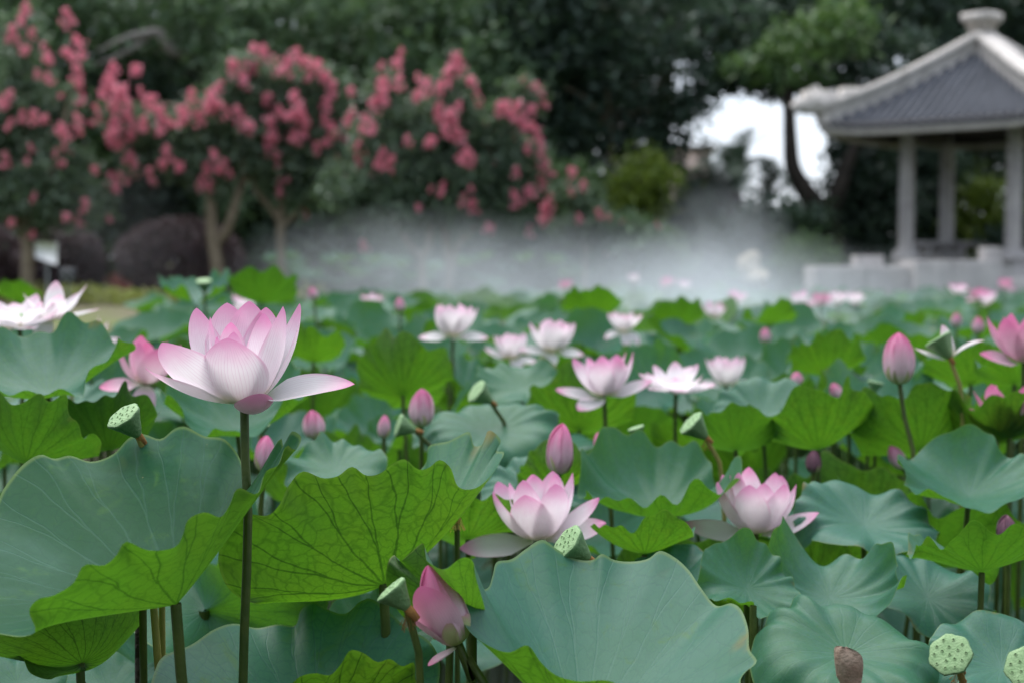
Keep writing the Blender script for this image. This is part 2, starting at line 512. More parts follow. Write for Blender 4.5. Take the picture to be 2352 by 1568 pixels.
def ground_mat():
    t = NT('soil_and_grass')
    co = t.coord()
    n = t.noise(co, 0.35, 5, 0.6); n2 = t.noise(co, 6, 4, 0.6)
    c = t.mix(t.sstep(n, 0.42, 0.58), (0.14, 0.12, 0.085), (0.12, 0.15, 0.045))
    c = t.mix(t.math('MULTIPLY', n2, 0.4), c, (0.07, 0.065, 0.04))
    return t.done(t.pbr(c, 0.9, 0.2, t.bump(n2, 0.5, 0.05)))
def water_mat():
    t = NT('pond_water')
    co = t.coord()
    n = t.noise(co, 5, 3, 0.5); n2 = t.noise(co, 1.2, 4, 0.6)
    c = t.mix(t.sstep(n2, 0.4, 0.65), (0.020, 0.028, 0.018), (0.05, 0.06, 0.03))
    return t.done(t.pbr(c, 0.07, 0.5, t.bump(n, 0.12, 0.01), IOR=1.33))
M['ground'] = ground_mat()
M['water'] = water_mat()

# ------------------------------------------------------------------ ground and water
def bank_y(x):
    xs = [-200, -6.5, -4.6, -3.4, -2.2, 1, 5, 7, 200]
    ys = [13, 13.5, 15.0, 20.0, 26.0, 28.5, 28.0, 24.6, 24.0]
    return np.interp(x, xs, ys)
gx = np.concatenate([[-400, -120, -60, -40, -30, -22], np.arange(-18, 18.1, 0.5), [22, 30, 40, 60, 120, 400]])
gy = np.concatenate([[-120, -40, -9, -7], np.arange(10, 34.1, 0.5), [38, 44, 60, 90, 150, 300, 700]])
GX, GY = np.meshgrid(gx, gy, indexing='ij')
by = bank_y(GX)
prof = np.clip((GY - by) / 0.7, 0, 1)
near = np.clip((-7.5 - GY) / 1.0, 0, 1)
side = np.clip((np.abs(GX) - 30) / 8, 0, 1)
gz = -0.35 + 1.27 * np.maximum(np.maximum(prof, near), side) + 0.04 * np.sin(GX * 1.3) * np.cos(GY * 0.9) * (prof > 0.9)
P = np.stack([GX, GY, gz], 2)
V_, Q_, L_ = grid(P, P[:, :, :2])
if True:
    Q_, L_ = flip(Q_, L_)
tag(obj('ground', mesh('ground', V_, Q_, None, M['ground'])), kind='structure')
P = np.stack(np.meshgrid(np.linspace(-34, 34, 8), np.linspace(-8, 29.5, 8), indexing='ij') + [np.zeros((8, 8))], 2)
V_, Q_, L_ = grid(P, P[:, :, :2])
tag(obj('water', mesh('water', V_, flip(Q_), None, M['water'])), kind='structure')
GZ = 0.92

# ------------------------------------------------------------------ leaf clouds for trees and shrubs
def leaf_quads(C, size, up=0.3, asp=0.5, seed=0):
    g = np.random.default_rng(seed)
    n = len(C)
    d = g.normal(size=(n, 3)); d /= np.linalg.norm(d, axis=1)[:, None]
    nn = g.normal(size=(n, 3)); nn[:, 2] += up * 3
    s = np.cross(d, nn); s /= np.linalg.norm(s, axis=1)[:, None] + 1e-9
    L = size * g.uniform(0.65, 1.35, n)[:, None]
    fold = np.cross(s, d) * L * 0.12
    V = np.stack([C - d * L * 0.5, C + s * L * asp * 0.5 + fold, C + d * L * 0.5, C - s * L * asp * 0.5 + fold], 1)
    return V.reshape(-1, 3), np.arange(n * 4).reshape(-1, 4)

def cluster_points(blobs, ncl, per, sig, seed, shell=0.35):
    """leaf clumps spread through a crown made of ellipsoid blobs"""
    g = np.random.default_rng(seed)
    vol = np.array([b[3] * b[4] * b[5] for b in blobs]) ** (2 / 3)
    pick = g.choice(len(blobs), ncl, p=vol / vol.sum())
    B = np.array(blobs)[pick]
    d = g.normal(size=(ncl, 3)); d /= np.linalg.norm(d, axis=1)[:, None]
    r = g.uniform(0, 1, ncl) ** shell
    c = B[:, :3] + d * B[:, 3:] * r[:, None]
    k = g.uniform(0.6, 1.4, ncl)
    pts = np.repeat(c, per, 0) + g.normal(size=(ncl * per, 3)) * (sig * np.repeat(k, per))[:, None] * np.array([1, 1, 0.7])
    return pts

def cloud_mesh(name, blobs, ncl, per, sig, size, mat, seed, up=0.3, asp=0.5, shell=0.35):
    V, Q = leaf_quads(cluster_points(blobs, ncl, per, sig, seed, shell), size, up, asp, seed + 1)
    return mesh(name, V, Q, None, mat, smooth=False)

def tree(name, foot, label, cat, limbs, blobs, ncl, per, sig, size, mat, bark, seed, group=None, up=0.3, asp=0.5):
    """limbs and blobs are relative to the foot"""
    root = empty(name, foot)
    tag(root, label, cat, group)
    m = MB()
    for pts, rad in limbs:
        m.tube(pts, rad, 8, n=max(8, len(pts) * 4))
    obj('trunk', m.mesh('trunk', bark), root)
    obj('crown', cloud_mesh('crown', blobs, ncl, per, sig, size, mat, seed, up, asp), root)
    return root

def big_blobs(cx, cy, cz, rx, rz, n, seed, ry=None):
    g = np.random.default_rng(seed)
    ry = ry or rx
    out = [(cx, cy, cz, rx * 0.7, ry * 0.7, rz * 0.7)]
    for i in range(n):
        a = g.uniform(0, 2 * PI); e = g.uniform(-0.9, 0.95)
        k = g.uniform(0.3, 0.52)
        q = math.sqrt(1 - e * e)
        out.append((cx + rx * 0.72 * q * math.cos(a), cy + ry * 0.72 * q * math.sin(a), cz + rz * 0.72 * e, rx * k, ry * k, rz * k * 0.8))
    return out

def generic_limbs(h, r, spread, seed, n=6):
    g = np.random.default_rng(seed)
    lean = g.uniform(-0.3, 0.3, 2)
    top = np.array([lean[0], lean[1], h])
    L = [([(0, 0, -0.2), (lean[0] * 0.2, lean[1] * 0.2, h * 0.4), top], (r * 1.25, r * 0.85, r * 0.7))]
    for i in range(n):
        a = 2 * PI * i / n + g.uniform(-0.4, 0.4)
        s = top * g.uniform(0.6, 1.0)
        e = s + np.array([math.cos(a) * spread, math.sin(a) * spread, spread * g.uniform(0.5, 1.2)])
        L.append(([s, (s + e) / 2 + np.array([0, 0, 0.2 * spread]), e], (r * 0.5, r * 0.35, r * 0.12)))
    return L

def ground_at(px, d):
    p = at(px, 600, d)
    return np.array([p[0], p[1], GZ])

# big evergreens that close the view (px of trunk, depth, crown height, radius, material)
EVG = [
    (60, 36, 6.6, 3.6, 3.8, 'bg1', 'dark evergreen tree behind the pink crape myrtle with the sign before it'),
    (330, 38, 6.4, 3.4, 3.6, 'bg2', 'dark evergreen tree with a bare grey bough crossing its crown'),
    (600, 36, 6.9, 3.8, 4.0, 'bg1', 'broad green evergreen tree behind the two trunked crape myrtles'),
    (880, 38, 6.6, 3.8, 4.2, 'bg1', 'tall bushy green tree rising between the crape myrtle crowns'),
    (1130, 36, 6.7, 3.4, 4.0, 'bg1', 'mid green bushy tree behind the widest crape myrtle'),
    (1400, 34, 7.0, 2.5, 3.6, 'bg2', 'dark drooping tree with a thin pale trunk beside the sky gap'),
    (1510, 37, 9.2, 3.0, 2.6, 'bg2', 'dark tree whose high crown overhangs the bright sky gap'),
    (2080, 37, 8.3, 3.0, 3.0, 'bg2', 'dark evergreen tree standing behind the left roof ridge of the pavilion'),
    (2370, 39, 7.3, 3.8, 4.2, 'bg2', 'dark evergreen tree standing behind the pavilion finial'),
    (2680, 36, 6.5, 3.6, 4.0, 'bg2', 'dark evergreen tree standing to the far side of the pavilion'),
    (-260, 36, 6.5, 3.6, 4.0, 'bg1', 'dark evergreen tree at the outer end of the tree row'),
]
for i, (px, d, cz, rx, rz, mt, lab) in enumerate(EVG):
    ft = ground_at(px, d)
    bl = big_blobs(1.5 if px == 1510 else 0, 0, cz - GZ, rx, rz, 16, 100 + i)
    if px == 1400:
        bl += [(*(at(a_, b_, 34) - ft), 1.0, 0.9, 0.75) for a_, b_ in ((1450, 240), (1510, 280), (1450, 340), (1380, 300), (1330, 330), (1500, 350))]
    root = tree('evergreen_tree', ft, lab, 'tree', generic_limbs(max(2.4, cz - GZ - rz * 0.5), 0.26 if px != 1400 else 0.12, rx * 0.5, 40 + i), bl, 330, 34, 0.34, 0.26, M[mt], M['dbark'] if px not in (1400,) else M['bark'], 200 + i, group='evergreen trees behind the pond')
    if px == 330:
        m = MB()
        pts = [at(470, 150, 35.0), at(420, 128, 34.0), at(385, 108, 33.6), at(365, 76, 33.4), at(330, 78, 33.3), at(280, 92, 33.2), at(225, 118, 33.4)]
        m.tube([p - ft for p in pts], (0.16, 0.15, 0.14, 0.13, 0.10, 0.07, 0.03), 8, n=30)
        pts = [at(340, 85, 33.4), at(290, 120, 33.3), at(215, 150, 33.4)]
        m.tube([p - ft for p in pts], (0.08, 0.06, 0.02), 7, n=12)
        obj('bare_bough', m.mesh('bare_bough', M['greybark']), root)

# the two-limbed dark tree framing the sky gap, and its overhanging bright sprays
ft = ground_at(1905, 31.5)
rel = lambda px, py, d: at(px, py, d) - ft
root = empty('leaning_tree', ft)
tag(root, 'dark forked tree beside the pavilion with a bent limb across the sky gap', 'tree')
m = MB()
m.tube([(0, 0, -0.2), rel(1905, 560, 31.5), rel(1890, 500, 31.5), rel(1850, 440, 31.5), rel(1822, 390, 31.5), rel(1815, 320, 31.5), rel(1812, 240, 31.6), rel(1800, 120, 32)], (0.42, 0.36, 0.30, 0.22, 0.17, 0.14, 0.12, 0.07), 9, n=36)
m.tube([rel(1890, 520, 31.5), rel(1925, 440, 31.5), rel(1945, 380, 31.7), rel(2000, 250, 32)], (0.22, 0.18, 0.13, 0.06), 8, n=18)
obj('trunk', m.mesh('trunk', M['dbark']), root)
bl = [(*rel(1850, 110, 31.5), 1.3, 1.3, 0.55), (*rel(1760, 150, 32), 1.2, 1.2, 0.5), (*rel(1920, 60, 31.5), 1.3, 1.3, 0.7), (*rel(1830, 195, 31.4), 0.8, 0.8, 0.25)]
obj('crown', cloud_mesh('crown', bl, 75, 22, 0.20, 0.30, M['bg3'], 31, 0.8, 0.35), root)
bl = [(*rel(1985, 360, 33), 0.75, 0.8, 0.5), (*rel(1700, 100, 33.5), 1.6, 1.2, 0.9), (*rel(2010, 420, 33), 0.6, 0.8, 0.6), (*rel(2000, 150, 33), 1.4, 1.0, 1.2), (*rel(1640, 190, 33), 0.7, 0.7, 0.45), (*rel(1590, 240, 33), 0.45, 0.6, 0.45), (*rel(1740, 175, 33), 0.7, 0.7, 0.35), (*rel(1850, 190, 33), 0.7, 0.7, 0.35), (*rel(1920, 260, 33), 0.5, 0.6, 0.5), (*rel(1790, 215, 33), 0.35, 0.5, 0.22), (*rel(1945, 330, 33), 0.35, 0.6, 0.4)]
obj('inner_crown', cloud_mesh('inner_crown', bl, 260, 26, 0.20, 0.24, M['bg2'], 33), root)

# shrubs below the trees: (px, py, depth, rx, rz, material, label)
SHR = [
    (40, 480, 33.5, 1.8, 1.7, 'bg2', 'dark shrub in the gloom beneath the outer evergreens'),
    (260, 400, 35, 1.7, 1.5, 'bg3', 'fresh green shrub between the single and the paired crape myrtles'),
    (420, 420, 34.5, 1.8, 1.4, 'bg2', 'dark shrub behind the grey bush with the forked trunk'),
    (640, 450, 34, 1.9, 1.3, 'bg1', 'dull green shrub behind the slim crape myrtle trunk'),
    (780, 430, 33, 1.5, 1.5, 'bg1', 'olive green shrub between the crape myrtle crowns'),
    (900, 470, 33.5, 1.8, 1.3, 'bg2', 'dark shrub behind the twin stemmed crape myrtle'),
    (1080, 470, 34, 1.8, 1.3, 'bg2', 'dark shrub beyond the bending stem of the widest crape myrtle'),
    (1260, 455, 32, 1.0, 1.3, 'bg3', 'olive green shrub at the right edge of the widest crape myrtle'),
    (1380, 500, 33, 1.5, 1.3, 'bg2', 'dark shrub at the foot of the thin pale trunk'),
    (1490, 430, 31, 0.62, 0.85, 'lime', 'upright yellow green shrub left of the sky gap'),
    (1460, 560, 29.5, 0.9, 0.5, 'bg1', 'low green shrub above the misty pond edge'),
    (1600, 500, 32, 1.2, 0.75, 'bg2', 'dark low shrub under the sky gap'),
    (1760, 520, 31, 1.2, 0.75, 'bg2', 'dark low shrub beside the leaning tree foot'),
    (1850, 600, 29, 0.55, 0.35, 'bg3', 'small fresh shrub beside the pavilion platform'),
    (1990, 500, 33, 1.0, 1.5, 'bg2', 'dark shrub behind the first pavilion column'),
    (2110, 470, 34.5, 1.1, 1.7, 'bg2', 'dark shrub seen between the pavilion columns'),
    (2250, 500, 33.5, 0.62, 1.0, 'lime', 'glowing lime green bush seen through the pavilion'),
    (2340, 560, 29, 0.45, 0.5, 'bg2', 'dark clipped bush by the outer pavilion column'),
    (2440, 440, 34, 1.5, 1.8, 'bg2', 'dark shrub behind the outer pavilion column'),
    (540, 560, 35, 1.5, 0.9, 'bg2', 'dark low shrub behind the clipped purple bushes'),
    (720, 570, 33, 1.3, 0.7, 'bg2', 'dark low shrub at the misty shore left of the twin stems'),
    (880, 555, 33.5, 1.3, 0.7, 'bg1', 'low green shrub in the mist behind the twin stems'),
    (1060, 555, 33, 1.4, 0.7, 'bg1', 'low green shrub in the mist right of the twin stems'),
    (1230, 545, 32, 1.3, 0.7, 'bg2', 'dark low shrub in the mist below the olive shrub'),
]
for i, (px, py, d, rx, rz, mt, lab) in enumerate(SHR):
    c = at(px, py, d)
    ft = np.array([c[0], c[1], GZ])
    root = empty('shrub', ft)
    tag(root, lab, 'shrub', 'shrubs along the far bank')
    h = c[2] - GZ
    m = MB()
    for k in range(4):
        a = k * 1.7 + i
        m.tube([(0.0, 0.0, -0.1), (rx * 0.25 * math.cos(a), rx * 0.25 * math.sin(a), h * 0.5), (rx * 0.5 * math.cos(a), rx * 0.5 * math.sin(a), h)], (0.05, 0.04, 0.015), 6, n=6)
    obj('stems', m.mesh('stems', M['dbark']), root)
    n = int(60 + 110 * min(rx, 1.5) * min(rz + 0.4, 1.5))
    bl = big_blobs(0, 0, h, rx, rz, 8, 300 + i) + [(0, 0, h * 0.45, rx * 0.8, rx * 0.8, h * 0.5)]
    obj('crown', cloud_mesh('crown', bl, n, 26, 0.2, 0.2 if rx > 0.7 else 0.15, M[mt], 320 + i), root)

# far wood behind everything, open at the sky gap
bl = []
g = np.random.default_rng(55)
for k in range(150):
    x = g.uniform(-26, 30); z = g.uniform(0.8, 13)
    y = g.uniform(44, 52)
    px = 1176 + x / y * F; py = 600 - (z - 1.7) / y * F
    if 1500 < px < 2020 and 120 < py < 520:
        continue
    bl.append((x, y, z, 1.9, 1.5, 1.6))
tag(obj('far_wood', cloud_mesh('far_wood', bl, 1700, 22, 0.5, 0.42, M['bg2'], 77)), 'dark mass of woodland closing the view behind the trees', 'wood', kind='stuff')
bl = []
for k in range(26):
    x = 4.5 + k * 0.42
    bl.append((x, 47 + g.uniform(-1, 1), 1.0 + g.uniform(0, 0.9), 1.0, 0.8, 1.0))
tag(obj('far_hedge', cloud_mesh('far_hedge', bl, 240, 22, 0.35, 0.3, M['bg2'], 78)), 'distant dark hedge along the bottom of the sky gap', 'hedge', kind='stuff')

bl = []  # unseen trees added behind the camera to cut low sky light and reflections
for k in range(70):
    a_ = PI + PI * (k + 0.5) / 70 + g.uniform(-0.02, 0.02)
    for zz in (2.0, 5.0, 8.5):
        bl.append((30 * math.cos(a_) + g.uniform(-2, 2), 4 + 24 * math.sin(a_) + g.uniform(-2, 2), zz + g.uniform(-1, 1), 2.6, 2.2, 2.2))
tag(obj('added_wood', cloud_mesh('added_wood', bl, 1500, 20, 0.6, 0.75, M['bg1'], 79)), 'added unseen belt of trees dimming the low sky behind the viewpoint', 'wood', kind='stuff')

# cycad / palm under the sky gap
def cycad(px, py, d, h, n, seed, lab, spread=1.2):
    g = np.random.default_rng(seed)
    c = at(px, py, d)
    ft = np.array([c[0], c[1], GZ])
    root = empty('cycad', ft)
    tag(root, lab, 'cycad', 'cycads under the sky gap')
    zc = c[2] - GZ
    m = MB()
    m.tube([(0, 0, -0.1), (0, 0, zc * 0.5), (0, 0, zc)], (0.20, 0.17, 0.14), 9, n=7)
    obj('trunk', m.mesh('trunk', M['dbark']), root)
    fm = []
    for v in range(3):
        V, Q = [], []
        pts = catmull([(0, 0, 0), (0.35 * h, 0, 0.42 * h), (0.75 * h, 0, (0.62 - 0.12 * v) * h), (1.05 * h, 0, (0.58 - 0.35 * v) * h)], 22)
        mb = MB().tube(pts, np.linspace(0.02, 0.006, 22), 5)
        for j in range(2, 22):
            w = 0.30 * h * math.sin(PI * (j / 23.0)) ** 0.6
            for sgn in (-1, 1):
                a = pts[j]; t = pts[j] - pts[j - 1]; t = t / np.linalg.norm(t)
                tip = a + np.array([t[0] * 0.5 * w, sgn * w * 0.85, t[2] * 0.5 * w + 0.08 * w])
                mb.add([a - t * 0.022 * h, a + t * 0.022 * h, tip + t * 0.005, tip - t * 0.005], np.array([(0, 1, 2, 3)]))
        fm.append(mb.mesh('frond', M['palm'], smooth=False))
    for k in range(n):
        mw = Matrix.Translation((0, 0, zc)) @ Matrix.Rotation(2 * PI * k / n + g.uniform(-0.2, 0.2), 4, 'Z') @ Matrix.Rotation(g.uniform(-0.75, 0.2), 4, 'Y')
        obj('frond', fm[k % 3], root, mw)
cycad(1690, 440, 31.5, 1.2, 18, 3, 'large dark cycad with spiky fronds against the sky gap')
cycad(1630, 465, 32.5, 0.9, 14, 4, 'smaller dark cycad left of the large one under the sky gap')
cycad(1765, 470, 33, 0.95, 14, 5, 'smaller dark cycad right of the large one under the sky gap')

# pinkish building glimpsed through the trees
ft = np.array([at(1575, 600, 62)[0], 62.0, GZ])
root = empty('building', ft)
tag(root, 'pale pink rendered building glimpsed between the dark trees', 'building')
m = MB(); m.box((-1.0, 0, 2.6), (3.6, 4, 5.6)); obj('wall', m.mesh('wall', M['plaster'], False), root)
m = MB(); m.box((-1.0, 0, 5.52), (4.0, 4.4, 0.22)); obj('roof', m.mesh('roof', M['stone'], False), root)
for k in range(4):
    m = MB(); m.box((-2.1 + (k % 2) * 1.9, -2.0, 1.6 + (k // 2) * 1.9), (0.8, 0.06, 1.1)); obj('window', m.mesh('window', M['black'], False), root)

# ------------------------------------------------------------------ crape myrtles
def blossom_mesh(seed):
    g = np.random.default_rng(seed)
    C = []
    for k in range(9):                                    # small tufts strung up an uneven cone
        h = g.uniform(-0.9, 1.0)
        w = 0.75 * (1.1 - h) / 2 + 0.15
        a = g.uniform(0, 6.28)
        c = np.array([math.cos(a) * w * g.uniform(0.3, 1), math.sin(a) * w * g.uniform(0.3, 1), h])
        C.append(c + g.normal(size=(13, 3)) * 0.17)
    V, Q = leaf_quads(np.vstack(C), 0.38, 0.2, 0.9, seed + 5)
    return mesh('flower_cluster', V, Q, None, M['blossom'], False)
BLOS = [blossom_mesh(s) for s in range(7)]

K1 = 0.4687
T0B = [(120,85,45),(60,180,45),(155,170,25),(125,235,30),(215,230,20),(235,290,35),(325,275,40),(185,370,25),(235,390,35),(375,365,40),(385,405,30),(400,490,28),(35,490,45),(300,480,20),(45,620,30),(110,580,30),(165,580,35),(215,575,30),(375,595,28),(300,645,45),(395,665,20),(150,730,20),(310,725,18),(270,755,18),(305,795,22),(25,790,30),(135,790,18),(465,850,28),(165,975,22),(565,930,24),(415,1015,30),(325,1055,28),(390,1090,20),(530,1070,20),(55,1105,30),(160,1155,22)]
T1B = [(585,500,70),(620,540,40),(690,460,22),(740,485,40),(650,610,35),(700,605,35),(640,680,35),(800,590,50),(790,640,30),(940,480,35),(900,540,45),(890,590,35),(1040,490,50),(1030,550,60),(980,590,35),(1070,430,35),(1150,350,45),(1210,320,55),(1250,260,40),(1290,250,35),(1240,350,40),(1190,390,45),(1110,560,30),(1170,570,35),(1220,610,40),(820,760,35),(790,810,25),(880,840,38),(630,780,35),(660,800,25),(735,860,30),(750,890,20),(1065,780,35),(1010,830,30),(1080,850,35),(1130,855,20),(990,905,35),(1030,920,28)]
T2B = [(1400,335,45),(1360,350,25),(1460,280,40),(1500,300,35),(1550,330,40),(1520,370,30),(1600,400,45),(1620,450,40),(1600,520,35),(1590,590,30),(1310,470,35),(1450,530,55),(1370,550,30),(1470,600,55),(1500,640,40),(1440,680,40),(1330,640,50),(1310,670,35),(1330,730,40),(1625,650,45),(1590,720,30),(1550,735,25),(1655,780,18),(1370,920,45),(1365,815,20),(1500,1050,18),(1410,880,15)]
T3B = [(395,280,30),(300,335,30),(390,330,25),(310,400,40),(390,405,35),(310,470,45),(270,520,45),(650,325,50),(690,330,35),(620,390,45),(590,430,30),(520,440,35),(480,470,30),(740,420,40),(770,455,20),(590,560,50),(640,600,55),(680,650,45),(620,630,40),(680,520,25),(545,715,45),(720,780,45),(690,770,30),(745,800,30),(900,520,50),(950,550,45),(985,590,35),(1015,640,40),(1010,430,40),(1080,450,35),(1060,490,55),(1030,530,40),(230,610,40),(260,630,30),(200,640,25),(190,710,20),(300,790,45),(340,810,35),(150,440,28),(430,690,25),(1085,700,25),(1010,750,30),(1090,790,40),(1110,850,40),(960,850,25),(1030,930,40),(965,980,38),(600,910,20),(595,960,25),(545,930,15),(700,990,28),(750,1020,35),(830,1110,35),(1025,1140,25),(740,925,15),(480,1030,25),(215,1210,30)]
T4B = [(1290,915,25),(1270,1075,20),(1370,1055,25),(1410,1060,15),(1230,940,15),(1130,960,15),(1400,1250,15),(1655,1110,14),(1545,1110,14)]

def myrtle(foot_px, d, blos, xoff, lab, limbs, blobs, dens, seed, ell, matl='myrtle', barkm='bark'):
    ft = ground_at(foot_px, d)
    root = empty('crape_myrtle', ft)
    tag(root, lab, 'tree', 'crape myrtle trees in pink flower')
    s = d / F
    m = MB()
    for pts, rad in limbs:
        P = [at(a, b, d + (c if c else 0)) - ft for a, b, c in pts]
        if len(pts) and pts[0][1] > 640:
            P[0][2] = -0.15
        m.tube(P, [r * s for r in rad], 8, n=len(pts) * 5)
    obj('trunk', m.mesh('trunk', M[barkm]), root)
    bl = []
    for (a, b, c, rx, rz) in blobs:
        q = at(a, b, d + c) - ft
        bl.append((*q, rx * s * 0.86, rx * s * 0.8, rz * s * 0.84))
    obj('crown', cloud_mesh('crown', bl, int(dens * 0.85), 24, 0.15, 0.15, M[matl], seed, 0.3, 0.55), root)
    cx, cy, ex, ey, ez = ell
    g = np.random.default_rng(seed)
    for k, (a, b, r) in enumerate(blos):
        px, py = xoff + a * K1, b * K1
        u = ((px - cx) / ex) ** 2 + ((py - cy) / ey) ** 2
        dd = d - ez * math.sqrt(max(0.0, 1 - u)) * g.uniform(0.75, 1.0)
        q = at(px, py, dd) - ft
        rr = r * K1 * dd / F * 1.05
        o = obj('flower_cluster', BLOS[k % 7], root); o['kind'] = 'stuff'
        o.location = q
        o.rotation_euler = (g.uniform(-0.4, 0.4), g.uniform(-0.4, 0.4), g.uniform(0, 6.28))
        o.scale = (rr * g.uniform(0.9, 1.15), rr, rr * g.uniform(0.9, 1.2))
    for k in range(len(blos) // 2):                      # the side that the photo does not show
        th = g.uniform(0, PI); e = g.uniform(-0.6, 0.9); q_ = math.sqrt(1 - e * e)
        q = at(cx, cy, d) - ft + np.array([ex * s * math.cos(th) * q_, ez * math.sin(th) * q_, ey * s * e])
        o = obj('flower_cluster', BLOS[k % 7], root); o['kind'] = 'stuff'
        o.location = q
        rr = g.uniform(0.12, 0.24)
        o.scale = (rr, rr, rr)
    return root

myrtle(60, 27, T0B, 0, 'tall dark crape myrtle dotted with pink flowers behind the white sign board',
       [([(60, 700, 0), (65, 520, 0), (50, 300, 0), (45, 100, 0)], (16, 14, 9, 4)), ([(65, 520, 0), (130, 360, -0.3), (160, 200, 0)], (10, 8, 3)), ([(60, 560, 0), (0, 380, 0), (-40, 200, 0)], (10, 8, 3))],
       [(60, 470, 0, 120, 80), (110, 380, 0, 110, 90), (30, 280, 0, 110, 110), (110, 230, 0, 80, 80), (60, 140, 0, 55, 90), (45, 70, 0, 28, 60), (160, 450, 0, 90, 80), (200, 480, 0, 50, 40), (-40, 350, 0, 100, 130)], 520, 11, (70, 330, 190, 320, 1.1))
myrtle(500, 28, T1B, 0, 'crape myrtle with a thick forked pale trunk beside the round purple bush',
       [([(497, 690, 0), (500, 620, 0), (488, 540, 0), (483, 440, 0), (470, 330, 0)], (17, 16, 14, 10, 5)), ([(495, 560, 0), (520, 530, 0), (540, 470, 0), (556, 410, 0.2), (580, 300, 0)], (12, 11, 9, 7, 4)), ([(483, 440, 0), (400, 330, 0), (330, 270, 0)], (7, 5, 2)), ([(470, 330, 0), (420, 250, 0), (300, 240, 0)], (6, 4, 2)), ([(556, 410, 0), (560, 250, 0), (590, 140, 0)], (7, 5, 2))],
       [(300, 280, 0, 55, 45), (360, 310, 0, 75, 55), (430, 300, 0, 80, 70), (480, 370, 0, 80, 60), (400, 370, 0, 70, 45), (510, 250, 0, 70, 80), (560, 180, 0, 55, 70), (570, 330, 0, 60, 80), (330, 370, 0, 45, 30), (500, 430, 0, 40, 30)], 420, 12, (430, 290, 210, 190, 1.15))
myrtle(645, 28.5, T2B, 0, 'slim trunked crape myrtle with three limbs and a round pink crown',
       [([(645, 690, 0), (646, 600, 0), (645, 510, 0), (650, 430, 0), (655, 300, 0)], (10, 10, 10, 7, 4)), ([(645, 510, 0), (615, 470, 0), (590, 440, -0.1), (570, 350, 0)], (8, 7, 5, 3)), ([(648, 520, 0), (690, 480, 0), (720, 420, 0)], (7, 5, 3)), ([(650, 430, 0), (720, 330, 0), (760, 220, 0)], (6, 5, 2))],
       [(650, 380, 0, 85, 60), (720, 360, 0, 70, 70), (690, 270, 0, 85, 80), (640, 200, 0, 60, 60), (720, 190, 0, 70, 60), (760, 250, 0, 50, 80), (610, 300, 0, 55, 60), (760, 400, 0, 50, 50), (700, 440, 0, 60, 35)], 430, 13, (680, 270, 120, 190, 1.1))
myrtle(1000, 26.5, T3B, 735, 'widest crape myrtle with two curving pale stems rising from the misty pond edge',
       [([(985, 715, 0), (972, 660, 0), (970, 600, 0), (985, 560, 0), (990, 450, 0)], (11, 10, 9, 8, 4)), ([(1020, 705, 0), (1032, 640, 0), (1028, 580, 0), (1020, 500, 0), (1000, 350, 0)], (10, 10, 9, 8, 4)), ([(1034, 630, 0), (1055, 560, 0), (1100, 510, 0), (1150, 420, 0)], (8, 7, 6, 3)), ([(972, 595, 0), (940, 560, 0), (900, 490, 0), (880, 350, 0)], (7, 6, 5, 3)), ([(1000, 400, 0), (1040, 280, 0), (1035, 180, 0)], (6, 4, 2))],
       [(880, 320, 0, 70, 70), (960, 300, 0, 90, 90), (1040, 280, 0, 80, 90), (1130, 300, 0, 80, 70), (1190, 380, 0, 70, 80), (1090, 400, 0, 90, 80), (980, 420, 0, 90, 70), (890, 420, 0, 70, 60), (1150, 460, 0, 70, 60), (1050, 480, 0, 80, 50), (930, 490, 0, 70, 40), (880, 210, 0, 35, 60), (1040, 190, 0, 45, 50), (1200, 230, 0, 40, 50), (1160, 510, 0, 40, 35), (820, 460, 0, 60, 60), (770, 430, 0.4, 50, 60)], 760, 14, (1020, 350, 240, 230, 1.2))
myrtle(1340, 29, T4B, 735, 'small loose crape myrtle with few pink blooms near the thin pale trunk',
       [([(1340, 690, 0), (1345, 580, 0), (1335, 480, 0), (1345, 420, 0)], (6, 6, 4, 2)), ([(1345, 580, 0), (1385, 520, 0), (1390, 480, 0)], (4, 3, 2))],
       [(1330, 450, 0, 55, 45), (1370, 510, 0, 55, 45), (1310, 530, 0, 45, 40), (1450, 560, 0, 70, 40)], 120, 15, (1350, 490, 100, 90, 0.7))

# ------------------------------------------------------------------ round purple bushes, golden edging, sign, floodlight, rock
def dome_bush(px, py, d, rpx, rzpx, lab, seed):
    c = at(px, py, d); s = d / F
    root = empty('clipped_bush', (c[0], c[1], GZ)); tag(root, lab, 'bush', 'clipped purple bushes')
    h = c[2] - GZ
    rx, rz = rpx * s, rzpx * s
    g = np.random.default_rng(seed)
    n = 9000
    dd = g.normal(size=(n, 3)); dd /= np.linalg.norm(dd, axis=1)[:, None]
    C = dd * np.array([rx, rx, rz]) * (g.uniform(0.82, 1.03, n) * (1 + 0.03 * np.sin(dd[:, 0] * 7) * np.cos(dd[:, 2] * 6)))[:, None] + np.array([0, 0, h])
    C = C[C[:, 2] > 0.02]
    V, Q = leaf_quads(C, 0.085, 0.3, 0.6, seed)
    obj('crown', mesh('crown', V, Q, None, M['purple'], False), root)
    m = MB()
    for k in range(5):
        a = k * 1.257
        m.tube([(0.0, 0.0, -0.1), (rx * 0.3 * math.cos(a), rx * 0.3 * math.sin(a), h * 0.6), (rx * 0.6 * math.cos(a), rx * 0.6 * math.sin(a), h)], (0.05, 0.035, 0.02), 6, n=6)
    obj('stems', m.mesh('stems', M['dbark']), root)
dome_bush(412, 592, 29.5, 146, 92, 'large round clipped purple bush behind the forked pale trunk', 61)
dome_bush(140, 605, 29, 100, 90, 'smaller round clipped purple bush behind the white sign board', 62)
dome_bush(-60, 600, 29, 110, 95, 'round clipped purple bush beyond the sign, outermost of the three', 63)

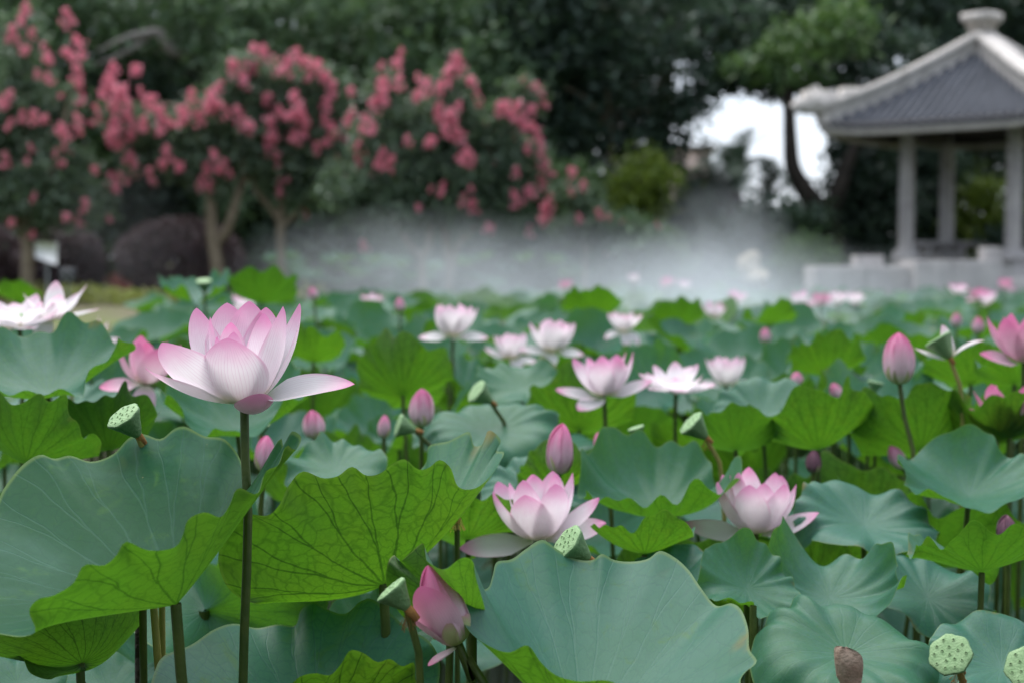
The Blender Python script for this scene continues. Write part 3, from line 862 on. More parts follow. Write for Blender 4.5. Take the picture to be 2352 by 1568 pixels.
def strip_hedge(px0, px1, d, h, lab, mt, seed):
    a, b = ground_at(px0, d), ground_at(px1, d)
    root = empty('low_hedge', (a + b) / 2); tag(root, lab, 'hedge', 'low hedge beds on the far bank')
    n = int(np.linalg.norm(b - a) / 0.16)
    bl = [((t - 0.5) * (b[0] - a[0]), 0.0, h * 0.5, 0.22, 0.45, h * 0.55) for t in np.linspace(0, 1, n)]
    obj('foliage', cloud_mesh('foliage', bl, n * 7, 22, 0.07, 0.09, M[mt], seed), root)
    sm = MB().tube([(0, 0, -0.08), (0.03, 0.02, h * 0.5)], (0.02, 0.012), 5).mesh('stem', M['dbark'])
    for t in np.linspace(0.02, 0.98, max(4, n // 3)):
        obj('stem', sm, root).location = ((t - 0.5) * (b[0] - a[0]), 0, 0)
strip_hedge(150, 300, 25, 0.32, 'golden green low hedge between the two purple bushes', 'hedge', 71)
strip_hedge(-60, 150, 26, 0.3, 'golden green low hedge under the white sign board', 'hedge', 75)
strip_hedge(560, 720, 27, 0.32, 'golden green low hedge at the foot of the slim crape myrtle', 'hedge', 72)
strip_hedge(300, 470, 24, 0.25, 'golden green low hedge in front of the large purple bush', 'hedge', 73)
strip_hedge(225, 275, 30.5, 0.5, 'low reddish hedge glimpsed between the purple bushes', 'redleaf', 74)

ft = ground_at(107, 19)
root = empty('sign_board', ft); tag(root, 'small white sign board on a grey post near the purple bush', 'sign')
h = at(107, 582, 19)[2] - GZ
m = MB(); m.tube([(0, 0.03, -0.2), (0, 0.03, h + 0.1)], (0.02, 0.02), 8); obj('post', m.mesh('post', M['metal']), root)
m = MB(); m.add([(-0.15, 0, h - 0.06), (0.14, 0, h - 0.16), (0.14, 0, h + 0.14), (-0.15, 0, h + 0.15), (-0.15, 0.02, h - 0.06), (0.14, 0.02, h - 0.16), (0.14, 0.02, h + 0.14), (-0.15, 0.02, h + 0.15)], np.array([(3, 2, 1, 0)[::-1], (4, 5, 6, 7)[::-1], (0, 1, 5, 4), (1, 2, 6, 5), (2, 3, 7, 6), (3, 0, 4, 7)]))
obj('board', m.mesh('board', M['white'], False), root)
ft = ground_at(156, 18)
root = empty('garden_lamp', ft); tag(root, 'small dark floodlight on a short stake beside the white sign', 'lamp')
h = at(156, 636, 18)[2] - GZ
m = MB(); m.tube([(0, 0, -0.2), (0, 0, h)], (0.018, 0.018), 8); obj('stake', m.mesh('stake', M['metal']), root)
m = MB(); m.box((0, 0, h + 0.02), (0.19, 0.10, 0.20)); o = obj('housing', m.mesh('housing', M['black'], False), root)
for k in range(4):
    lm = MB(); lm.lathe([(0.0005, 0.004), (0.028, 0.003), (0.03, -0.004), (0.0005, -0.005)], 12)
    q = obj('lens', lm.mesh('lens', M['metal']), root, Matrix.Translation((-0.045 + 0.09 * (k % 2), -0.053, h - 0.03 + 0.09 * (k // 2))) @ Matrix.Rotation(R_(90), 4, 'X'))

def rock(px, py, d, wpx, hpx, lab, seed):
    c = at(px, py, d); s = d / F
    g = np.random.default_rng(seed)
    nu, nv = 18, 11
    th = np.arange(nu) / nu * 2 * PI
    ph = np.linspace(0.02, PI - 0.02, nv)
    T, Ph = np.meshgrid(th, ph, indexing='ij')
    D = np.stack([np.sin(Ph) * np.cos(T), np.sin(Ph) * np.sin(T), np.cos(Ph)], 2)
    r = np.ones_like(T)
    for k in range(7):
        v = g.normal(size=3)
        r += 0.09 * np.sin(D @ v * 3 + g.uniform(0, 6))
    P = D * r[..., None] * np.array([wpx * s / 2, wpx * s * 0.35, hpx * s / 2])
    V, Q, L = grid(P, P[:, :, :2], wrap=True)
    root = obj('rock', mesh('rock', V, Q, None, M['rock'], False))
    root.location = (c[0], c[1], max(GZ, c[2]))
    tag(root, lab, 'rock', 'garden rocks on the far bank')
rock(1722, 615, 27.5, 55, 70, 'tall beige garden rock in the mist left of the pavilion platform', 3)
rock(1745, 640, 27.2, 50, 40, 'low beige garden rock leaning on the tall one', 4)

# ------------------------------------------------------------------ pavilion
PD = 29.0
PS = PD / F
pc = at(2245, 600, PD)
pav = empty('pavilion', (pc[0], pc[1], GZ))
tag(pav, 'square stone garden pavilion with grey tiled roof and pale curved ridges', 'pavilion')
zb = lambda py: at(2245, py, PD)[2] - GZ
A0 = R_(187)
ca = [A0 + k * PI / 2 for k in range(4)]
RR, RC = 380 * PS, 172 * PS
z_top, z_eave, z_plat = zb(112), zb(300), zb(600)
# roof faces: a curved square pyramid, tiles as raised rows
def roof_pt(face, u, v, lift=0.0):
    """u -1..1 along the eave, v 0 (apex)..1 (eave)"""
    a, b = ca[face], ca[(face + 1) % 4]
    pa, pb = np.array([math.cos(a), math.sin(a)]), np.array([math.cos(b), math.sin(b)])
    e = pa * (1 - (u + 1) / 2) + pb * (u + 1) / 2
    xy = e * RR * v
    drop = (0.86 * v + 0.14 * (1 - (1 - v) ** 2))
    z = z_top + (z_eave - z_top) * drop + 0.16 * (abs(u) ** 6) * v ** 5 + lift
    return np.array([xy[0], xy[1], z])
deck = obj('roof', None, pav) if False else None
m = MB()
for f in range(4):
    us, vs_ = np.linspace(-1, 1, 25), np.linspace(0.0, 1.0, 13)
    P = np.array([[roof_pt(f, u, v) for v in vs_] for u in us])
    V, Q, L = grid(P, P[:, :, :2]); m.add(V, flip(Q))
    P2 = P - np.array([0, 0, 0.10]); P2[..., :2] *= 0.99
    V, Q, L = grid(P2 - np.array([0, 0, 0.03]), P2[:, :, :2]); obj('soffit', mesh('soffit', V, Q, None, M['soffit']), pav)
    E = np.stack([P[:, -1], P2[:, -1]], 1)
    V, Q, L = grid(E, E[:, :, :2]); m.add(V, Q)
roof = obj('roof', m.mesh('roof', M['tile'], True), pav)
eside = 2 * RR * math.sin(PI / 4)
NROW = 26
for f in range(4):
    for k in range(NROW):
        u = -1 + 2 * (k + 0.5) / NROW
        # rows run down the slope parallel to the face's middle line, clipped by the hips
        v0 = max(abs(u), 0.06)
        vv = np.linspace(v0, 1.0, 9)
        pts = []
        for v in vv:
            pts.append(roof_pt(f, u / v if v > abs(u) else math.copysign(1, u), v, 0.035))
        mm = MB().tube(np.array(pts), np.full(9, 0.052), 6)
        obj('tile_row', mm.mesh('tile_row', M['tile']), roof)
        # round end tile under the eave
        e = pts[-1]
        if f in (0, 3) or True:
            out = np.array([math.cos((ca[f] + PI / 4)), math.sin((ca[f] + PI / 4)), 0])
            mm = MB().tube([e - out * 0.02 - np.array([0, 0, 0.05]), e + out * 0.05 - np.array([0, 0, 0.07])], (0.065, 0.065), 8)
            obj('eave_tile', mm.mesh('eave_tile', M['stone']), roof)
for f in range(4):
    # pale drip course under the tiles
    m = MB()
    P = []
    us = np.linspace(-1, 1, 25)
    for u in us:
        p = roof_pt(f, u, 1.0)
        q = p.copy(); q[:2] *= 0.985
        P.append([p + [0, 0, -0.105], p + [0, 0, -0.20], q * [0.95, 0.95, 1] + [0, 0, -0.20], q * [0.95, 0.95, 1] + [0, 0, -0.105]])
    P = np.array(P)
    V, Q, L = grid(np.concatenate([P, P[:, :1]], 1), np.zeros((25, 5, 2)))
    obj('eave_board', mesh('eave_board', V, flip(Q), None, M['ridge'], False), pav)
    # hip ridge
    m = MB()
    pts = []
    for v in np.linspace(0.04, 1.0, 14):
        p = roof_pt(f, -1, v, 0.0)
        pts.append(p + np.array([0, 0, 0.17]))
    pts = np.array(pts)
    nrm = np.array([-math.sin(ca[f]), math.cos(ca[f]), 0])
    P = []
    for p in pts:
        P.append([p + nrm * 0.17 - [0, 0, 0.27], p + nrm * 0.16 + [0, 0, 0.05], p + nrm * 0.21 + [0, 0, 0.08], p + nrm * 0.18 + [0, 0, 0.20], p - nrm * 0.18 + [0, 0, 0.20], p - nrm * 0.21 + [0, 0, 0.08], p - nrm * 0.16 + [0, 0, 0.05], p - nrm * 0.17 - [0, 0, 0.27]])
    P = np.array(P)
    V, Q, L = grid(P, P[:, :, :2])
    n0 = len(P) - 1
    m.add(V, Q); m.add(P[-1][[0, 1, 6, 7]], np.array([(0, 1, 2, 3)])); m.add(P[-1][[2, 3, 4, 5]], np.array([(0, 1, 2, 3)]))
    rd = obj('hip_ridge', m.mesh('hip_ridge', M['ridge'], False), roof)
    # upturned ridge-end ornament
    out = np.array([math.cos(ca[f]), math.sin(ca[f]), 0])
    e = pts[-1]
    m = MB()
    m.box(e + out * 0.02 + [0, 0, 0.17], (0.60, 0.34, 0.46), ca[f])
    m.box(e - out * 0.62 + [0, 0, 0.30], (0.36, 0.30, 0.34), ca[f])
    m.box(e - out * 0.30 + [0, 0, 0.22], (0.40, 0.24, 0.24), ca[f])
    m.tube([e + out * 0.2 + [0, 0, 0.12], e + out * 0.42 + [0, 0, 0.10], e + out * 0.55 + [0, 0, 0.02]], (0.20, 0.17, 0.10), 8, n=6)
    m.tube([e + out * 0.05 + [0, 0, 0.30], e + out * 0.12 + [0, 0, 0.50]], (0.14, 0.08), 8)
    obj('ridge_end', m.mesh('ridge_end', M['ridge'], False), roof)
# finial
m = MB(); zt = z_top
kz = PS
m.lathe([(0.30, zt - 0.10), (0.22, zt + 0.02), (0.19, zt + 0.06), (0.21, zt + 0.16), (0.35, zt + 0.50), (0.43, zt + 0.502), (0.43, zt + 0.66), (0.001, zt + 0.665)], 4)
obj('finial', m.mesh('finial', M['ridge'], False), pav)
# columns
for k in range(4):
    x, y = RC * math.cos(ca[k]), RC * math.sin(ca[k])
    m = MB()
    m.lathe([(0.158, z_plat + 0.22), (0.153, z_plat + 1.2), (0.147, z_eave + 0.15)], 20, (x, y, 0))
    c_ = obj('column', m.mesh('column', M['stone']), pav)
    m = MB()
    m.lathe([(0.02, z_plat + 0.005), (0.30, z_plat + 0.005), (0.30, z_plat + 0.09), (0.25, z_plat + 0.11), (0.27, z_plat + 0.18), (0.20, z_plat + 0.235), (0.1, z_plat + 0.236)], 20, (x, y, 0))
    obj('plinth', m.mesh('plinth', M['stone'], False), c_)
    for q in range(3):
        m = MB(); m.lathe([(0.148, z_plat + 0.8 + q * 0.6), (0.168, z_plat + 0.81 + q * 0.6), (0.168, z_plat + 0.85 + q * 0.6), (0.148, z_plat + 0.86 + q * 0.6)], 20, (x, y, 0))
        obj('band', m.mesh('band', M['stone'], False), c_)
    a, b = ca[k], ca[(k + 1) % 4]
    pa, pb = RC * np.array([math.cos(a), math.sin(a)]), RC * np.array([math.cos(b), math.sin(b)])
    mid = (pa + pb) / 2
    ang = math.atan2(*(pb - pa)[::-1])
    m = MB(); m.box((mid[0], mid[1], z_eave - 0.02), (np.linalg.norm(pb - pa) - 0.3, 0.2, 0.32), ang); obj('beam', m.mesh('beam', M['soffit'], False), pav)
    # low seat rail between columns except towards the pond steps
    if k in (2, 3):
        m = MB(); m.box((mid[0], mid[1], z_plat + 0.36), (np.linalg.norm(pb - pa) - 0.45, 0.28, 0.10), ang)
        for t in (-0.35, 0.0, 0.35):
            q = mid + (pb - pa) * t
            m.box((q[0], q[1], z_plat + 0.155), (0.14, 0.2, 0.306), ang)
        obj('bench', m.mesh('bench', M['stone'], False), pav)
m = MB(); m.box((0, 0, (z_plat - 0.3) / 2), (RC * 1.7, RC * 1.7, z_plat + 0.3), A0 + PI / 4); obj('platform', m.mesh('platform', M['stone'], False), pav)
# apron terrace and blocks at the pond side
def stone_block(px0, px1, py0, py1, d, depth, lab, nm='stone_block'):
    a, b = at(px0, py1, d), at(px1, py0, d)
    w, h = b[0] - a[0], b[2] - a[2]
    zbm = min(a[2], GZ - 0.1)
    o = MB(); x, y = w / 2, depth / 2
    o.box((0, 0, (b[2] - zbm) / 2), (w, depth, b[2] - zbm))
    r = obj(nm, o.mesh(nm, M['stone'], False))
    r.location = ((a[0] + b[0]) / 2, a[1] + depth / 2, zbm)
    bv = r.modifiers.new('bevel', 'BEVEL'); bv.width = 0.02; bv.segments = 2
    tag(r, lab, 'stone block', 'stone terrace blocks before the pavilion')
stone_block(1872, 2100, 612, 700, 25.6, 1.0, 'long pale stone terrace block at the pavilion corner')
stone_block(2103, 2300, 598, 700, 25.3, 1.2, 'taller pale stone terrace block below the pavilion columns')
stone_block(2303, 2520, 640, 700, 25.8, 1.0, 'low pale stone terrace block beneath the outer column')
stone_block(1965, 2030, 588, 611, 26.2, 0.4, 'small stone slab resting on the long terrace block')
stone_block(2262, 2300, 568, 597, 25.8, 0.4, 'small square stone post on the taller terrace block')

# ------------------------------------------------------------------ lotus: leaves
def stem_mesh(pts, r0, r1, mat, seg=8, n=14):
    V, Q = tube(pts, (r0, (r0 + r1) / 2, r1), seg, n=n)
    return mesh('stem', V, Q, None, mat)

def smooth_closed(P, sig):
    n = len(P)
    k = np.fft.fftfreq(n) * n
    g = np.exp(-0.5 * (k * sig * 2 * PI / n) ** 2)
    return np.real(np.fft.ifft(np.fft.fft(P, axis=0) * g[:, None], axis=0))

def rim_leaf(label, C, rim, bowl=0.02, sig=0.10, nth=260, nr=30, stem_to=None, mat=None, stem_mat=None, group=None, wpow=3.0, sr=0.0085, seed=0, name='lotus_leaf'):
    """a leaf from its junction point and its closed rim, all as real points in space"""
    C = np.asarray(C, float)
    Rm = catmull(rim, nth, closed=True)
    Rb = smooth_closed(Rm, sig * nth)
    Rf = smooth_closed(Rm, 0.022 * nth)
    nrm = np.zeros(3)
    for i in range(nth):
        nrm += np.cross(Rb[i] - C, Rb[(i + 1) % nth] - C)
    nrm /= np.linalg.norm(nrm)
    up = nrm
    if nrm[2] < 0:
        Rm, Rb, Rf = Rm[::-1], Rb[::-1], Rf[::-1]; up = -nrm
    r = np.concatenate([[0.02], np.linspace(0.06, 1, nr - 1)])
    g = np.random.default_rng(seed)
    th = np.arange(nth) / nth * 2 * PI
    P = C + (Rb - C)[:, None, :] * r[None, :, None] + (Rf - Rb)[:, None, :] * (r ** wpow)[None, :, None] + (Rm - Rf)[:, None, :] * (r ** 7)[None, :, None]
    size = np.mean(np.linalg.norm(Rb - C, axis=1))
    P = P - up * (bowl * 4 * (r * (1 - r)))[None, :, None]
    wv = np.zeros((nth, nr))
    for k in range(7):
        wv += g.uniform(0.3, 1) / (k + 1.5) * np.sin((k + 2) * th[:, None] + g.uniform(0, 6.28) + 2.5 * r[None, :] * g.uniform(-1, 1))
    P = P + up * (wv * 0.012 * size * (r ** 2)[None, :])[..., None]
    UV = np.stack(np.broadcast_arrays((np.arange(nth) / nth)[:, None], r[None, :]), 2)
    V, Q, L = grid(P, UV, wrap=True)
    # normals should point to the upper side
    q = Q[(nth // 3) * (nr - 1) + nr // 2]
    fn = np.cross(V[q[1]] - V[q[0]], V[q[3]] - V[q[0]])
    if fn @ up < 0:
        Q, L = flip(Q, L)
    foot = np.asarray(stem_to if stem_to is not None else (C[0], C[1], -0.1), float)
    root = empty(name, foot)
    tag(root, label, 'leaf', group)
    me = mesh('blade', V - foot, Q, L, mat or M['leaf'])
    obj('blade', me, root)
    mid = (C * 0.55 + foot * 0.45) + np.array([0.012, 0.01, 0])
    obj('stem', stem_mesh([foot - foot, mid - foot, C - foot + np.array([0, 0, -0.03]), C - foot + up * 0.002], sr * 1.1, sr, stem_mat or M['stem'], 10), root)
    return root

def ext(C, px, py, d):
    """foot of a stem: continue the line from C through the point seen at (px,py,d) down to the pond bed"""
    q = at(px, py, d)
    t = (-0.2 - C[2]) / (q[2] - C[2])
    return C + (q - C) * min(t, 12)

# L1: the big bowl at the left
c = at(405, 1388, 1.70)
rim = [at(*p) for p in [(692, 1003, 1.80), (676, 1034, 1.77), (660, 1022, 1.77), (640, 1068, 1.75), (612, 1082, 1.73), (590, 1135, 1.71), (548, 1120, 1.70), (527, 1160, 1.68), (506, 1186, 1.66), (470, 1174, 1.64), (430, 1192, 1.62), (420, 1224, 1.61), (404, 1252, 1.60), (340, 1262, 1.58), (288, 1244, 1.57), (268, 1276, 1.56), (240, 1300, 1.56), (195, 1300, 1.55), (170, 1342, 1.55), (125, 1370, 1.55), (90, 1378, 1.56), (68, 1404, 1.57), (82, 1452, 1.58), (58, 1462, 1.58), (0, 1456, 1.60), (-70, 1440, 1.62), (-120, 1380, 1.68), (-130, 1290, 1.76), (-80, 1210, 1.84), (-20, 1180, 1.88), (10, 1120, 1.92), (60, 1062, 1.96), (95, 1045, 1.97), (125, 1055, 1.98), (160, 1048, 1.98), (210, 1062, 1.98), (260, 1045, 1.98), (300, 1005, 1.98), (330, 998, 1.98), (370, 1008, 1.97), (400, 985, 1.97), (425, 979, 1.96), (470, 1000, 1.95), (515, 1006, 1.93), (545, 1040, 1.92), (562, 1090, 1.88), (575, 1112, 1.86), (602, 1070, 1.84), (628, 1025, 1.83), (645, 1004, 1.83), (652, 1030, 1.82), (668, 990, 1.82)]]
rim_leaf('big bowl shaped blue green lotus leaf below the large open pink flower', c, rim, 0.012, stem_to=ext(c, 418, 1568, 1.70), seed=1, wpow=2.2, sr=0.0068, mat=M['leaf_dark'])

# L2: bright underside in the centre
c = at(882, 1342, 1.98)
rim = [at(*p) for p in [(590, 1386, 1.90), (545, 1368, 1.89), (515, 1335, 1.88), (500, 1275, 1.88), (520, 1225, 1.88), (560, 1180, 1.88), (615, 1182, 1.89), (640, 1160, 1.89), (665, 1112, 1.90), (695, 1082, 1.90), (742, 1097, 1.91), (775, 1092, 1.91), (808, 1070, 1.92), (840, 1090, 1.92), (872, 1086, 1.93), (905, 1062, 1.93), (930, 1054, 1.94), (962, 1078, 1.94), (985, 1074, 1.95), (1010, 1056, 1.96), (1034, 1072, 1.97), (1052, 1116, 1.99), (1090, 1122, 2.03), (1128, 1094, 2.08), (1150, 1060, 2.12), (1158, 1038, 2.14), (1140, 1034, 2.16), (1150, 1010, 2.17), (1122, 986, 2.18), (1106, 1020, 2.19), (1088, 1022, 2.19), (1078, 990, 2.20), (1050, 1002, 2.21), (1030, 1012, 2.22), (985, 1024, 2.24), (978, 1062, 2.26), (900, 1130, 2.30), (800, 1200, 2.30), (700, 1270, 2.24), (640, 1330, 2.10), (620, 1372, 1.96)]]
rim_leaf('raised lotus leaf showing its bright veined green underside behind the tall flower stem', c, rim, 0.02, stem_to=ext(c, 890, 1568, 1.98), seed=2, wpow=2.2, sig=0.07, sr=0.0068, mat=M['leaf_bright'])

# L3: big leaf at the right of the half open bud
c = at(1345, 1690, 1.66)
rim = [at(*p) for p in [(1086, 1290, 1.72), (1070, 1320, 1.70), (1052, 1368, 1.67), (1056, 1410, 1.65), (1078, 1448, 1.63), (1120, 1480, 1.61), (1170, 1496, 1.59), (1212, 1480, 1.58), (1244, 1520, 1.57), (1278, 1548, 1.56), (1330, 1562, 1.55), (1400, 1562, 1.54), (1470, 1600, 1.53), (1550, 1615, 1.53), (1640, 1640, 1.54), (1720, 1610, 1.58), (1700, 1570, 1.62), (1712, 1545, 1.65), (1738, 1520, 1.66), (1722, 1492, 1.68), (1718, 1440, 1.72), (1700, 1396, 1.76), (1680, 1384, 1.78), (1645, 1388, 1.81), (1610, 1345, 1.84), (1582, 1305, 1.87), (1550, 1278, 1.89), (1515, 1264, 1.90), (1490, 1282, 1.90), (1450, 1290, 1.91), (1410, 1286, 1.91), (1382, 1272, 1.91), (1362, 1286, 1.91), (1320, 1284, 1.91), (1280, 1262, 1.91), (1246, 1239, 1.91), (1210, 1258, 1.90), (1175, 1282, 1.88), (1142, 1288, 1.86), (1132, 1318, 1.83), (1122, 1348, 1.80), (1102, 1352, 1.77), (1092, 1322, 1.74)]]
rim_leaf('very large smooth blue green lotus leaf with a rolled edge beside the half open bud', c, rim, 0.018, seed=3, wpow=2.2, sr=0.0075)

# L4: pale leaf across the bottom
c = at(690, 1690, 1.86)
rim = [at(*p) for p in [(345, 1590, 1.80), (355, 1540, 1.84), (375, 1505, 1.88), (440, 1478, 1.93), (495, 1442, 1.97), (540, 1430, 2.00), (590, 1440, 2.02), (640, 1432, 2.03), (678, 1436, 2.04), (692, 1402, 2.05), (720, 1384, 2.05), (752, 1402, 2.05), (792, 1412, 2.04), (828, 1382, 2.03), (850, 1374, 2.03), (890, 1402, 2.01), (935, 1440, 1.98), (985, 1470, 1.94), (1010, 1520, 1.88), (1000, 1580, 1.82), (955, 1560, 1.76), (950, 1518, 1.75), (925, 1528, 1.74), (895, 1512, 1.73), (868, 1520, 1.73), (835, 1500, 1.72), (805, 1494, 1.72), (782, 1528, 1.71), (758, 1552, 1.71), (725, 1548, 1.71), (690, 1556, 1.71), (650, 1590, 1.71), (560, 1620, 1.71), (450, 1640, 1.72), (380, 1620, 1.75)]]
rim_leaf('pale blue green lotus leaf with a scalloped green lip behind the tall flower stem', c, rim, 0.015, seed=4, wpow=3)

# L5: fan underside at lower left
c = at(186, 1522, 1.86)
rim = [at(*p) for p in [(20, 1440, 1.78), (-60, 1450, 1.80), (-90, 1490, 1.84), (0, 1500, 1.84), (50, 1508, 1.82), (70, 1545, 1.81), (115, 1560, 1.82), (140, 1535, 1.86), (250, 1500, 1.98), (330, 1420, 2.02), (320, 1380, 2.0), (270, 1340, 1.92), (200, 1352, 1.84), (120, 1370, 1.80), (60, 1400, 1.78)]]
rim_leaf('small lotus leaf seen from below as a ribbed fan under the big bowl leaf', c, rim, 0.02, stem_to=ext(c, 192, 1568, 1.86), seed=5, sr=0.006)

# L6: folded leaf over the half open bud
c = at(1082, 1425, 1.72)
rim = [at(*p) for p in [(905, 1390, 1.86), (885, 1330, 1.84), (892, 1288, 1.83), (905, 1274, 1.85), (920, 1286, 1.82), (945, 1266, 1.81), (968, 1247, 1.80), (978, 1272, 1.74), (992, 1296, 1.60), (1025, 1306, 1.56), (1058, 1282, 1.56), (1080, 1284, 1.57), (1092, 1325, 1.60), (1112, 1390, 1.68), (1112, 1440, 1.78), (1050, 1462, 1.9), (960, 1440, 1.93)]]
rim_leaf('folded green lotus leaf arching over the half open pink bud', c, rim, 0.0, seed=6, sr=0.006, sig=0.05)

# D: underside between L1, L2 and L4
c = at(470, 1400, 2.22)
rim = [at(*p) for p in [(380, 1500, 2.10), (300, 1440, 2.12), (330, 1360, 2.2), (420, 1290, 2.3), (500, 1300, 2.15), (560, 1330, 2.1), (620, 1342, 2.08), (690, 1345, 2.08), (740, 1352, 2.1), (752, 1395, 2.12), (720, 1420, 2.14), (690, 1450, 2.18), (600, 1480, 2.2), (480, 1520, 2.18)]]
rim_leaf('green lotus leaf underside low between the big bowl leaf and the veined one', c, rim, 0.015, seed=7)

# generic leaf blades: unit radius, shared between the field's leaves
def blade_variant(seed, bowl, wave, droop, fold, nth=128, nr=13, notch=0.0):
    g = np.random.default_rng(seed)
    th = np.arange(nth) / nth * 2 * PI
    r = np.concatenate([[0.004], np.linspace(0.09, 1, nr - 1)])
    rad = 1 + sum(g.uniform(-1, 1) * 0.05 / k * np.sin(k * th + g.uniform(0, 6.28)) for k in range(2, 7))
    w = np.zeros(nth)
    for k in (3, 4, 5, 6, 7, 9, 11, 14):
        w += g.uniform(0.2, 1.0) * (4.5 / (k + 1)) * np.sin(k * th + g.uniform(0, 6.28))
    rip = np.clip(np.sin(th * 2 + g.uniform(0, 6.28)) + 0.3, 0, 1) * np.sin(17 * th + g.uniform(0, 6.28))
    w = w / np.abs(w).max() + (0.22 * rip if nth > 60 else 0)
    T, Rr = np.meshgrid(th, r, indexing='ij')
    X = Rr * np.cos(T) * rad[:, None]; Y = Rr * np.sin(T) * rad[:, None]
    a = g.uniform(0, 6.28)
    s = X * math.cos(a) + Y * math.sin(a)
    Z = bowl * Rr ** 1.5 + wave * w[:, None] * Rr ** 3 - droop * Rr ** 5 + fold * s * s * Rr
    # ruffled rim also moves in and out
    k2 = 1 - 0.10 * (np.roll(w, 3) ** 2)[:, None] * Rr ** 4 - 0.12 * np.clip(bowl + np.abs(fold) , 0, 1) * Rr ** 2
    P = np.stack([X * k2, Y * k2, Z], 2)
    UV = np.stack([T / (2 * PI), Rr], 2)
    V, Q, L = grid(P, UV, wrap=True)
    q = Q[nr // 2]
    fn = np.cross(V[q[1]] - V[q[0]], V[q[3]] - V[q[0]])
    if fn[2] < 0:
        Q, L = flip(Q, L)
    return mesh('blade', V, Q, L, M['leaf'])
CUP = [blade_variant(10 + i, b, w, 0.0, f) for i, (b, w, f) in enumerate([(0.42, 0.20, 0.0), (0.50, 0.25, 0.1), (0.36, 0.27, 0.3), (0.60, 0.22, 0.0), (0.45, 0.30, -0.2)])]
FLAT = [blade_variant(30 + i, b, w, dr, f) for i, (b, w, dr, f) in enumerate([(0.20, 0.22, 0.15, 0.1), (0.26, 0.26, 0.25, 0.15), (0.14, 0.26, 0.10, 0.35), (0.30, 0.20, 0.36, -0.2), (0.20, 0.32, 0.05, 0.45)])]
STEMS = []
for i in range(4):
    g = np.random.default_rng(90 + i)
    b = g.uniform(-0.04, 0.04, (2, 2))
    V, Q = tube([(0, 0, 0), (b[0][0], b[0][1], 0.4), (b[1][0], b[1][1], 0.75), (0, 0, 1)], (1, 0.9, 0.85), 7, n=10)
    V = V.copy()
    cen = np.repeat(V.reshape(10, 7, 3).mean(1), 7, 0)
    V[:, :2] = cen[:, :2] + (V - cen)[:, :2] * 0.0058
    V[:, 2] = cen[:, 2]
    STEMS.append(mesh('stem', V, Q, None, M['stem']))

nleaf = 0
def place_leaf(C, rad, tilt, az, variant, label, group, spin=None, stem=True):
    """tilt: degrees the leaf's top leans over towards azimuth az (0 = right, 270 = to the camera)"""
    global nleaf
    C = np.asarray(C, float)
    root = empty('lotus_leaf', (C[0], C[1], -0.1))
    tag(root, label, 'leaf', group)
    n = Vector((math.sin(R_(tilt)) * math.cos(R_(az)), math.sin(R_(tilt)) * math.sin(R_(az)), math.cos(R_(tilt))))
    sp = random.uniform(0, 6.28) if spin is None else spin
    mw = Matrix.Translation((0, 0, C[2] + 0.1)) @ axis_rot(n) @ Matrix.Rotation(sp, 4, 'Z') @ Matrix.Diagonal((rad, rad, rad, 1))
    obj('blade', variant, root, mw)
    if stem:
        h = C[2] + 0.1
        obj('stem', STEMS[nleaf % 4], root, Matrix.Rotation(random.uniform(0, 6.28), 4, 'Z') @ Matrix.Diagonal((1, 1, h - 0.003, 1)))
    nleaf += 1
    return root

